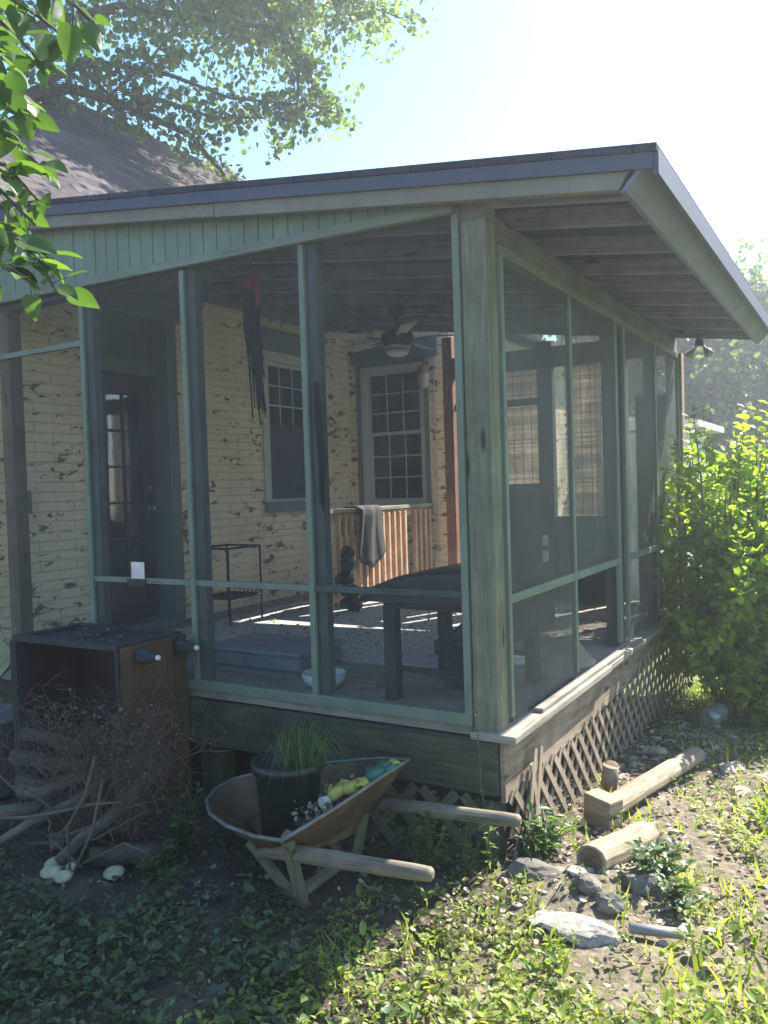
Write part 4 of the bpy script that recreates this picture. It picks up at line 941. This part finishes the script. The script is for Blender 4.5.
q = MB(); q.lathe((.38, 2.58, z), [(.055, 0), (.065, .01), (.068, .17), (.055, .19)], 18, (.35, .9, .15)); q.build('body', 'jar', jr); q = MB(); q.lathe((.38+.068, 2.58+.176, z+.03), [(.066, 0), (.072, .005), (.072, .035), (.06, .035)], 18, (.35, .9, .15)); q.build('rim', 'rubber', jr)

# ------------------------------------------------------------------ ground cover, litter, grass
def scatter(n, x0, x1, y0, y1, keep=None):
    x = nr.uniform(x0, x1, n); y = nr.uniform(y0, y1, n); k = np.ones(n, bool) if keep is None else keep(x, y); return x[k], y[k]
def vn(x, y, s, seed=0):       # cheap value noise for patchiness
    return .5+.25*np.sin(x*s+seed)*np.cos(y*s*1.13+seed*2)+.25*np.sin(x*s*2.3+y*s*1.7+seed*3)
under = lambda x, y: ~((x < .03) & (x > -3.55) & (y > .0))
def rise(n, tilt): v = nr.normal(0, tilt, (n, 3)); v[:, 2] = 1; return v
def flatd(n, up=.2): v = nr.normal(0, 1, (n, 3)); v[:, 2] = nr.normal(up, .2, n); return v
def dens(f): return lambda x, y: f(x, y)
def rosettes(name, x, y, k, size, shape, m, label, cat, rise_=.3, wid=1.0, stem=.03):
    """small rooted plants: k leaves radiating from each spot"""
    n_ = len(x); a0 = nr.uniform(0, 6.28, (n_, 1)); a = a0+np.arange(k)*2.4+nr.normal(0, .3, (n_, k)); sz = size*np.exp(np.clip(nr.normal(0, .38, (n_, 1)), -.7, .6))*nr.uniform(.6, 1.15, (n_, k))
    keep = nr.random((n_, k)) < .82
    D_ = np.stack([np.cos(a), np.sin(a), nr.normal(rise_, .28, (n_, k))], -1); h = nr.uniform(.3, 1.6, (n_, k))*stem*(sz/size)
    off = nr.uniform(.1, .9, (n_, k))*sz
    P_ = np.stack([x[:, None]+off*np.cos(a), y[:, None]+off*np.sin(a), gz(x, y)[:, None]+h], -1)
    Nn = nr.normal(0, .28, (n_, k, 3))-D_*[.3, .3, 0]; Nn[..., 2] = 1
    return tag(leaves(name, P_[keep], D_[keep], Nn[keep], sz[keep], shape, m, None, wid), label, cat, kind='stuff')
# shaded low cover at the left and front
cov = lambda x, y: (nr.random(len(x)) < np.clip(-.10+1.1*vn(x, y, 5.1, 1)*(.4+vn(x, y, 14, 4))-.15*(y > -.75)-.2*((x > -.1) & (y > -.7))-.75*(x > -.22+.1*np.sin(y*9))+.30*(y < -.95), .02, 1)) & ~((x < -1.45) & (y > -.95) & (nr.random(len(x)) < .7)) & ~((abs(x+1.56) < .24) & (abs(y+.95) < .13))
x, y = scatter(9500, -2.9, 1.1, -2.0, -.05, cov)
rosettes('ground_cover', x, y, 5, .020, 'heart', 'l_ground', 'low violet leaves covering the shaded ground before the porch', 'ground cover', wid=.9)
x, y = scatter(4500, -2.9, .3, -2.0, -.05, cov)
rosettes('creeping_weeds', x, y, 6, .020, 'pointed', 'l_weed', 'pointed dull green weeds creeping among the violets', 'weeds', .5, .7)
sun_ = lambda x, y: under(x, y) & (nr.random(len(x)) < np.clip(.08+.55*((y < -.55+.15*np.sin(x*7)) & (x < 1.2))*(.4+vn(x, y, 8, 3))+.75*vn(x, y, 3.3, 5)*(vn(x, y, 9, 2) > .42)-.28*((x < .7) & (y > -.3) & (y < 2.9))-.10*((x < 1.3) & (y > -.6) & (y < 2.2)), .03, 1)/(1+.25*np.maximum(y, 0)))
x, y = scatter(42000, -.40, 3.6, -1.7, 7.5, sun_)
rosettes('clover', x, y, 5, .020, 'pointed', 'l_grass', 'small bright weeds scattered over the sunlit ground', 'weeds', .35, .9)
x, y = scatter(2600, -.40, 2.6, -1.7, 3, sun_)
rosettes('broadleaf_weeds', x, y, 6, .032, 'pointed', 'l_weed2', 'larger upright broad leaves standing among the sunlit weeds', 'weeds', .6, .62, .02)
x, y = scatter(15000, -.35, 2.2, -1.6, 1.2, lambda x, y: under(x, y) & (nr.random(len(x)) < np.clip(vn(x, y, 6, 9)*1.6-.75, .02, 1)))
n_ = len(x); P_ = np.stack([x, y, gz(x, y)-.003], 1); D_ = rise(n_, .45)
tag(leaves('fine_grass', P_, D_, nr.normal(0, 1, (n_, 3)), nr.uniform(.03, .09, n_), 'blade', 'l_grass'), 'tufts of fine bright grass in the sunlit foreground', 'grass', kind='stuff')
# lawn
x, y = scatter(150000, .05, 9, -1.5, 14, lambda x, y: under(x, y) & (nr.random(len(x)) < np.clip(.05+.9*(vn(x, y, 2.2, 8)-.35)+.55*(x+.45*y-.85), .06, 1)/(1+.10*np.maximum(y, 0)) * ~((x < .85) & (y > -.2) & (y < 2.9) & (nr.random(len(x)) < .80)) * (1-.1*((x < 1.3) & (y < 2.4)))))
n_ = len(x); P_ = np.stack([x, y, gz(x, y)-.005], 1); P_[:, 2] = np.where(y > 7, -.305, P_[:, 2]); D_ = rise(n_, .55)
tag(leaves('grass', P_, D_, nr.normal(0, 1, (n_, 3)), nr.uniform(.04, .12, n_), 'blade', 'l_grass', wid=1.5), 'patchy sunlit lawn grass beside the porch', 'grass', kind='stuff')
# litter: dry leaves, chips
x, y = scatter(22000, -3.0, 2.3, -1.9, 4.5, lambda x, y: under(x, y) & (nr.random(len(x)) < np.clip(.13+.8*np.exp(-((x+.05)**2/.06+(y+.42)**2/.03))+.45*((x > 0) & (x < 1.0) & (y > -.2) & (y < 3.2)), 0, 1)))
n_ = len(x); P_ = np.stack([x, y, gz(x, y)+nr.uniform(.0, .02, n_)], 1)
tag(leaves('leaf_litter', P_, flatd(n_, 0), rise(n_, .5), nr.uniform(.012, .042, n_), 'curl', 'l_dry'), 'dry brown leaves lying over the soil', 'leaf litter', kind='stuff')
q = MB()
for k in range(750):
    x_ = rnd.gauss(.32, .25); y_ = rnd.uniform(-.3, 3.6)
    if x_ < .06: continue
    s_ = rnd.uniform(.004, .016)*(1+1.2*(rnd.random() < .08)); q.rock((x_, y_, gzf(x_, y_)+s_*.3), (s_*rnd.uniform(.8, 1.8), s_*rnd.uniform(.8, 1.6), s_*.6), k, 1, .5)
tag(q.build('rubble', 'palestone'), 'pale gravel and rubble strewn beside the lattice', 'rubble', kind='stuff')
q = MB()
for k in range(90):
    x_, y_ = rnd.uniform(-1.6, 1.8), rnd.uniform(-1.5, 2.2)
    if x_ < 0.1 and y_ > -.05: continue
    a = rnd.random()*6.28; L_ = rnd.uniform(.05, .22); z = gzf(x_, y_)+.012
    q.tube([(x_, y_, z), (x_+L_*.5*math.cos(a), y_+L_*.5*math.sin(a), z+.01), (x_+L_*math.cos(a+.3), y_+L_*math.sin(a+.3), z)], [.003, .0025, .0015], 4)
tag(q.build('small_twigs', 'twig'), 'small dry twigs lying on the ground', 'twigs', kind='stuff')

# ------------------------------------------------------------------ single weeds
def weed(label, base, H, nst, lf, shape='oval', m='l_weed', spread=.4, nl=14, name='weed', cat='weed', lean=(0, 0)):
    t = thing(name, label, cat, base); q = MB(); PP, DD, NN, LL = [], [], [], []
    for s_ in range(nst):
        d = Vector((rnd.gauss(0, spread)+lean[0], rnd.gauss(0, spread)+lean[1], 1)).normalized(); h_ = H*rnd.uniform(.7, 1.0); pts = [Vector(base)]
        for i in range(5): d = (d+Vector((rnd.gauss(0, .10), rnd.gauss(0, .10), .02))).normalized(); pts.append(pts[-1]+d*h_/5)
        q.tube(pts, [.004, .0035, .003, .0025, .002, .001], 5)
        for k in range(nl):
            f = rnd.uniform(.15, 1)*5; i = min(4, int(f)); p = pts[i].lerp(pts[i+1], f-i); a = k*2.4+s_
            PP.append(p); DD.append((math.cos(a), math.sin(a), rnd.uniform(-.2, .6))); NN.append((rnd.gauss(0, .3), rnd.gauss(0, .3), 1)); LL.append(lf*rnd.uniform(.6, 1.1)*(1.15-.09*f))
    q.build('stem', 'l_weed', t); leaves('leaves', [tuple(p) for p in PP], DD, NN, LL, 'pointed' if shape == 'oval' else shape, m, t); return t
weed('upright leafy weed growing in front of the cabinet side', (-1.50, -.62, 0), .78, 1, .07, nl=34, spread=.03)
weed('leafy weed clump growing between wheelbarrow and porch', (-.22, -.26, 0), .36, 13, .05, nl=26, spread=.30)
weed('small weed right of the leafy clump behind the handles', (-.12, -.14, 0), .25, 4, .04, nl=12, spread=.3)
weed('thin dead flower stalk rising in front of the corner screen', (-.02, -.10, .25), .62, 1, .02, nl=8, spread=.02, m='l_dry', lean=(-.35, 0))
weed('yellow green weed leaning on the corner lattice', (-.0, -.10, .05), .36, 2, .05, 'narrow', 'l_grass', nl=8, spread=.12, lean=(-.1, 0))
weed('strappy dark green clump at the foot of the side lattice', (.12, .14, 0), .26, 26, .12, 'narrow', 'l_weed', spread=.5, nl=4)
weed('low leafy weed right of the near timber', (.60, .10, .02), .20, 14, .05, spread=.6, nl=12)
weed('low leafy weed near the brick shard', (.72, -.02, .0), .14, 10, .045, spread=.6, nl=10)
weed('weed sprouting at the wheelbarrow nose', (-1.25, -.72, 0), .18, 8, .05, spread=.5, nl=10)
weed('weed on the ground by the cabinet foot', (-1.36, -.50, 0), .34, 7, .055, spread=.35, nl=14)

# ------------------------------------------------------------------ shrub at the right
def shrub(label, base, c, r, n, lf, m, stems=16, name='shrub', shape='oval', edge=.75, tips=0):
    t = thing(name, label, 'bush', base); q = MB(); tipl = []
    for s_ in range(stems):
        a = rnd.random()*6.28; rr = rnd.uniform(.3, .95); e = Vector((c[0]+r[0]*rr*math.cos(a), c[1]+r[1]*rr*math.sin(a), c[2]+r[2]*rnd.uniform(-.3, .85))); b = Vector(base)+Vector((rnd.gauss(0, .08), rnd.gauss(0, .08), 0))
        m1 = b.lerp(e, .5)+Vector((rnd.gauss(0, .06), rnd.gauss(0, .06), .08)); q.tube([b, m1, e], [.014, .009, .004], 6); tipl += [m1, e]
        for _ in range(3): f = m1.lerp(e, rnd.random())+Vector((rnd.gauss(0, .15), rnd.gauss(0, .15), rnd.gauss(.05, .12))); q.tube([m1.lerp(e, rnd.random()*.5), f], [.004, .002], 4); tipl.append(f)
    q.build('stem', 'twigdark', t)
    # leaf sprays clustered round the outer shell
    k = n//14; u = nr.normal(0, 1, (k, 3)); u = unit(u); rad = nr.uniform(edge**3, 1, k)**(1/3)
    bumpy = 1+.30*np.sin(u[:, 0]*5+1)*np.sin(u[:, 2]*6)+.08*np.sin(u[:, 1]*11)
    C = np.array(c)+u*np.array(r)*(rad*bumpy)[:, None]
    dirs = unit(u*[1, 1, .6]+nr.normal(0, .5, (k, 3))+[0, 0, .35])
    s_ = nr.uniform(-.16, .16, (k, 14))
    P_ = (C[:, None]+dirs[:, None]*s_[..., None]+nr.normal(0, .018, (k, 14, 3))).reshape(-1, 3)
    D_ = (dirs[:, None]*.6+nr.normal(0, .7, (k, 14, 3))).reshape(-1, 3); Nn = nr.normal(0, .45, (len(P_), 3))+[0, 0, 1]
    ok = P_[:, 2] > -.2
    leaves('leaves', P_[ok], D_[ok], Nn[ok], nr.uniform(lf*.6, lf*1.2, ok.sum()), shape, m, t, wid=.82); return t
sh1 = shrub('tall leafy green shrub pressed against the far end of the screened side', (.50, 3.2, -.1), (.66, 3.25, .74), (.62, .72, 1.0), 19000, .066, 'l_bush', 34, edge=.30)
q = MB(); PP, DD, NN = [], [], []
for k in range(16):
    b = Vector((.45+rnd.uniform(-.35, .6), 3.2+rnd.gauss(0, .2), 1.55)); e = b+Vector((rnd.gauss(0, .08), rnd.gauss(0, .08), rnd.uniform(.15, .62))); q.tube([b-Vector((0, 0, .9)), b, e], [.009, .006, .002], 4)
    for i in range(13): p = b.lerp(e, i/12); a = i*2.4; PP.append(tuple(p)); DD.append((math.cos(a), math.sin(a), .5)); NN.append((rnd.gauss(0, .3), rnd.gauss(0, .3), 1))
tag(q.build('shoot', 'twigdark', sh1), kind='stuff'); leaves('shoot_leaves', PP, DD, NN, nr.uniform(.05, .09, len(PP)), 'pointed', 'l_bush', sh1)
shrub('feathery yellow green shrub on the lawn behind the tall shrub', (1.45, 4.9, -.2), (1.45, 4.9, .35), (.5, .5, .75), 4200, .06, 'l_grass', 10, shape='narrow')
shrub('low green shrub in the far right of the yard', (2.4, 8.5, -.3), (2.4, 8.5, .3), (1.3, .8, .9), 5000, .10, 'l_bush', 10)
vi = thing('vine', 'thin vine climbing the far screen from the shrub', 'vine', (.05, 2.95, .1))
q = MB(); PP, DD, NN = [], [], []
for k in range(5):
    p = Vector((.045, 2.75+.22*k, .45)); pts = [p.copy()]
    for i in range(9): p = p+Vector((rnd.uniform(-.004, .01), rnd.gauss(.01, .04), rnd.uniform(.07, .13))); pts.append(p.copy())
    q.tube(pts, .003, 4)
    for pp in pts:
        for _ in range(5 if k > 1 else 2): PP.append(tuple(pp+Vector((.02, rnd.gauss(0, .05), rnd.gauss(0, .05))))); DD.append((.3, rnd.gauss(0, 1), rnd.gauss(-.3, .8))); NN.append((1, rnd.gauss(0, .4), rnd.gauss(.3, .4)))
q.build('stem', 'twigdark', vi); leaves('leaves', PP, DD, NN, nr.uniform(.05, .09, len(PP)), 'heart', 'l_bush', vi)

# ------------------------------------------------------------------ trees
def spray(P0, dirs, n_each, span, lf, m, shape, parent, name='crown', up=.4, width=.10):
    P0 = np.asarray(P0); dirs = unit(np.asarray(dirs)); k = len(P0); s_ = nr.uniform(0, span, (k, n_each))
    P_ = (P0[:, None]+dirs[:, None]*s_[..., None]+nr.normal(0, width, (k, n_each, 3))*.5).reshape(-1, 3)
    D_ = (dirs[:, None]*.7+nr.normal(0, .6, (k, n_each, 3))-[0, 0, .15]).reshape(-1, 3); Nn = nr.normal(0, .6, (len(P_), 3))+[0, 0, up]
    return leaves(name, P_, D_, Nn, nr.uniform(lf*.65, lf*1.2, len(P_)), shape, m, parent)
def unp(x, y, d):                # pixel and depth to a point, used once to lay out the real limbs
    v = Vector(((x-384)/FPX, (y-512)/FPX, 1)); return CAM+(r_*v.x+d_*v.y+Fw*v.z)*d
ot = thing('overhanging_tree', 'tree with small leaves whose limbs hang over the house roof at top left', 'tree', (-7.3, -2.4, 0))
q = MB(); q.tube([(-7.3, -2.4, -.2), (-7.25, -2.2, 2), (-7.0, -1.7, 4.2), (-6.6, -.9, 5.9)], [.28, .23, .2, .16], 12); q.build('trunk', 'bark', ot)
hub = Vector((-6.6, -.9, 5.9))
limbs = [
 [(-60, 120, 7.6), (20, 97, 7.8), (70, 88, 8), (125, 105, 8.2), (190, 135, 8.5), (225, 175, 8.8)],
 [(-60, 60, 7.6), (40, 25, 8), (120, 5, 8.2), (210, 20, 8.5), (290, 30, 8.7), (325, 110, 9)],
 [(-60, 60, 7.6), (60, -40, 8), (200, -60, 8.4), (300, -20, 8.8), (400, 18, 9)],
 [(20, 97, 7.8), (90, 60, 8), (170, 75, 8.3), (230, 98, 8.5), (335, 108, 8.8)],
 [(200, -60, 8.4), (260, 0, 8.6), (300, 60, 8.8), (293, 150, 9)],
 [(40, 25, 8), (70, 60, 8), (110, 95, 8.1), (150, 60, 8.2), (180, 20, 8.3)],
 [(200, -60, 8.4), (330, -70, 9), (350, -10, 9.1), (330, 25, 9.1)],
 [(125, 105, 8.2), (160, 100, 8.2), (215, 118, 8.5), (265, 118, 8.8)],
]
LB = []; q = MB()
for i, l in enumerate(limbs):
    pts = [unp(*p) for p in l]; 
    if l[0][0] < 0: pts = [hub]+pts
    n0 = len(pts); q.tube(pts, [(.085 if i == 0 else .055 if i == 1 else .03)*(1-.85*j/(n0-1))+.004 for j in range(n0)], 7); LB.append(pts)
SP, SD = [], []
for pts in LB:
    st = 1 if pts[0] == hub else 0
    for a, b in zip(pts[st:], pts[st+1:]):
        L_ = (b-a).length
        for k in range(int(L_/.045)):
            p = a.lerp(b, rnd.random()); d = ((b-a).normalized()*.6+Vector((rnd.gauss(0, .6), rnd.gauss(0, .6), rnd.gauss(-.15, .45)))).normalized(); ln_ = rnd.uniform(.12, .42)
            e = p+d*ln_; q.tube([p, p.lerp(e, .5)+Vector((0, 0, .02)), e], [.005, .0035, .0015], 4, False); SP.append(tuple(p+d*ln_*.25)); SD.append(tuple(d))
# more limbs over the roof, above the picture
C0 = np.array([-5.0, 4.3, 8.2])
for k in range(230):
    u = nr.normal(0, 1, 3); u /= np.linalg.norm(u); p = Vector(C0+u*[2.0, 2.4, .9]*nr.uniform(.3, 1)); 
    q.tube([hub.lerp(Vector(C0), .6), (hub.lerp(Vector(C0), .6)).lerp(p, .5)+Vector((0, 0, .2)), p], [.03, .015, .004], 5, False)
    for _ in range(10): SP.append(tuple(p+Vector(nr.normal(0, .35, 3)))); SD.append(tuple(nr.normal(0, 1, 3)))
q.build('limb', 'bark', ot)
spray(SP, SD, 12, .30, .072, 'l_tree', 'oval', ot, width=.10)
# near broad-leaved tree reaching in from the left
bt = thing('broad_leaved_tree', 'nearby tree with large soft leaves reaching in at the upper left edge', 'tree', (-1.9, -2.75, 0))
q = MB(); q.tube([(-1.9, -2.75, -.1), (-1.88, -2.7, 1.2), (-1.7, -2.55, 2.6), (-1.4, -2.3, 3.4)], [.10, .085, .06, .035], 10); q.build('trunk', 'barkgrey', bt)
NLB = [[(-120, -150, 2.1), (-20, -20, 2.1), (30, 10, 2.15), (75, 45, 2.2)], [(-150, 60, 2.0), (-40, 100, 2.05), (10, 130, 2.1), (45, 175, 2.15)], [(-150, 200, 1.9), (-40, 215, 1.95), (15, 235, 2.0), (40, 262, 2.0), (55, 290, 2.02)],
       [(-120, -150, 2.1), (-60, -60, 2.2), (0, 20, 2.3), (40, 60, 2.35)], [(-150, 60, 2.0), (-60, 160, 2.05), (0, 190, 2.1), (35, 225, 2.1)],
       [(-150, 200, 1.9), (-60, 150, 1.95), (5, 165, 2.0), (38, 200, 2.02)], [(-150, 200, 1.9), (-50, 270, 1.9), (0, 262, 1.95), (30, 280, 1.95)], [(-120, -150, 2.1), (-50, -20, 2.0), (0, 60, 2.0), (25, 120, 2.0)], [(-120, -150, 2.1), (0, -40, 1.7), (60, -10, 1.7), (90, 20, 1.7)]]
q = MB(); PP, DD, NN, LL = [], [], [], []
for l in NLB:
    pts = [Vector((-1.5, -2.35, 3.1))]+[unp(*p) for p in l]; q.tube(pts, [.02]+[.008*(1-.7*j/len(l)) for j in range(len(l))], 6)
    for a, b in zip(pts[1:], pts[2:]):
        for k in range(int((b-a).length/.010)):
            p = a.lerp(b, rnd.random()); d = Vector((rnd.gauss(.35, .6), rnd.gauss(.2, .6), rnd.gauss(-.35, .4))).normalized(); st = p+d*rnd.uniform(.01, .05)
            q.tube([p, st], .0012, 3, False); PP.append(tuple(st)); DD.append(tuple(d)); NN.append((rnd.gauss(0, .5), rnd.gauss(-.3, .5), 1)); LL.append(rnd.choice([.035, .05, .06, .075]))
q.build('limb', 'barkgrey', bt); leaves('crown', PP, DD, NN, LL, 'heart', 'l_near', bt, wid=.8)
def tree(label, x, y, h, r, n, m='l_far', lf=.13, seed=1, low=.35):
    t = thing('far_tree', label, 'tree', (x, y, -.3), 0, 'trees beyond the yard'); q = MB(); rr = random.Random(seed)
    q.tube([(x, y, -.4), (x+.1, y, h*.3), (x-.05, y+.1, h*.6), (x, y, h*.85)], [.16+h*.012, .13, .09, .03], 9); q.build('trunk', 'bark', t); q = MB(); CL = []
    for k in range(26):
        a = rr.random()*6.28; z = h*rr.uniform(low, .95); w_ = r*math.sqrt(max(.05, 1-((z/h-.6)/.45)**2))*rr.uniform(.5, 1); e = Vector((x+w_*math.cos(a), y+w_*math.sin(a), z)); b = Vector((x, y, z*.75)); q.tube([b, b.lerp(e, .5)+Vector((0, 0, .1)), e], [.05, .03, .01], 5, False); CL.append(e); CL.append(b.lerp(e, .6))
    q.build('limb', 'bark', t); CL = np.array([tuple(c) for c in CL]); k = n//12; ci = CL[nr.integers(0, len(CL), k)]; u = unit(nr.normal(0, 1, (k, 3))); P0 = ci+u*nr.uniform(.3, 1, (k, 1))*r*.30
    spray(P0, u+[0, 0, -.2], 12, .45, lf, m, 'oval', t, width=.22); return t
tree('wide bluish green tree rising behind the porch end and the white shed', -1.6, 17.5, 6.0, 2.6, 30000, seed=3)
tree('rounded tree at the right edge behind the shrub', 1.6, 19, 5.3, 2.3, 24000, seed=5)
tree('lower tree between the two background trees', .1, 15.5, 4.3, 1.7, 15000, seed=8)
tree('dense dark tree beyond the right side of the yard', 6.3, 15, 6.5, 2.8, 8000, lf=.28, seed=12)
tree('spreading tree standing right of the yard', 8.6, 6.5, 6.0, 2.6, 8000, lf=.28, seed=14)
tree('tall slim tree far behind the house', -4.5, 19, 6.2, 2.2, 7000, lf=.25, seed=17)

# ------------------------------------------------------------------ neighbour's shed and fence
sd_ = thing('white_shed', 'white shed with a low grey roof seen beyond the end of the porch', 'shed', (-1.9, 10.2, -.3))
q = MB(); 
for i in range(18): z = -.3+i*.145; q.hexa([(-3.6, 9.3-.012, z), (-.95, 9.3-.012, z), (-.95, 11, z), (-3.6, 11, z), (-3.6, 9.3, z+.143), (-.95, 9.3, z+.143), (-.95, 11, z+.143), (-3.6, 11, z+.143)])
q.build('wall', 'shed', sd_)
q = MB(); q.hexa([(-3.8, 9.0, 2.33), (-.72, 9.0, 2.33), (-.72, 11.3, 2.33), (-3.8, 11.3, 2.33), (-3.8, 9.0, 2.75), (-.72, 9.0, 2.42), (-.72, 11.3, 2.42), (-3.8, 11.3, 2.75)]); q.build('roof', 'shed', sd_)
bx('window', 'inside', sd_, (-1.5, 9.27, 1.2), (-1.0, 9.29, 1.9), .004)

# ------------------------------------------------------------------ haze volume added to imitate veiling lens glare
hz = bpy.data.materials.new('haze'); hz.use_nodes = True; t = hz.node_tree; t.nodes.clear()
o_ = t.nodes.new('ShaderNodeOutputMaterial'); v_ = t.nodes.new('ShaderNodeVolumePrincipled')
v_.inputs['Color'].default_value = (.86, .92, 1, 1); v_.inputs['Density'].default_value = HAZE; v_.inputs['Anisotropy'].default_value = .55
t.links.new(v_.outputs[0], o_.inputs['Volume'])
q = MB(); q.box((-62, -62, -1.6), (62, 62, 10.5)); q.f = q.f; h_ = q.build('haze', hz); tag(h_, 'thin pale haze added over the yard in place of lens glare', 'haze', kind='stuff')
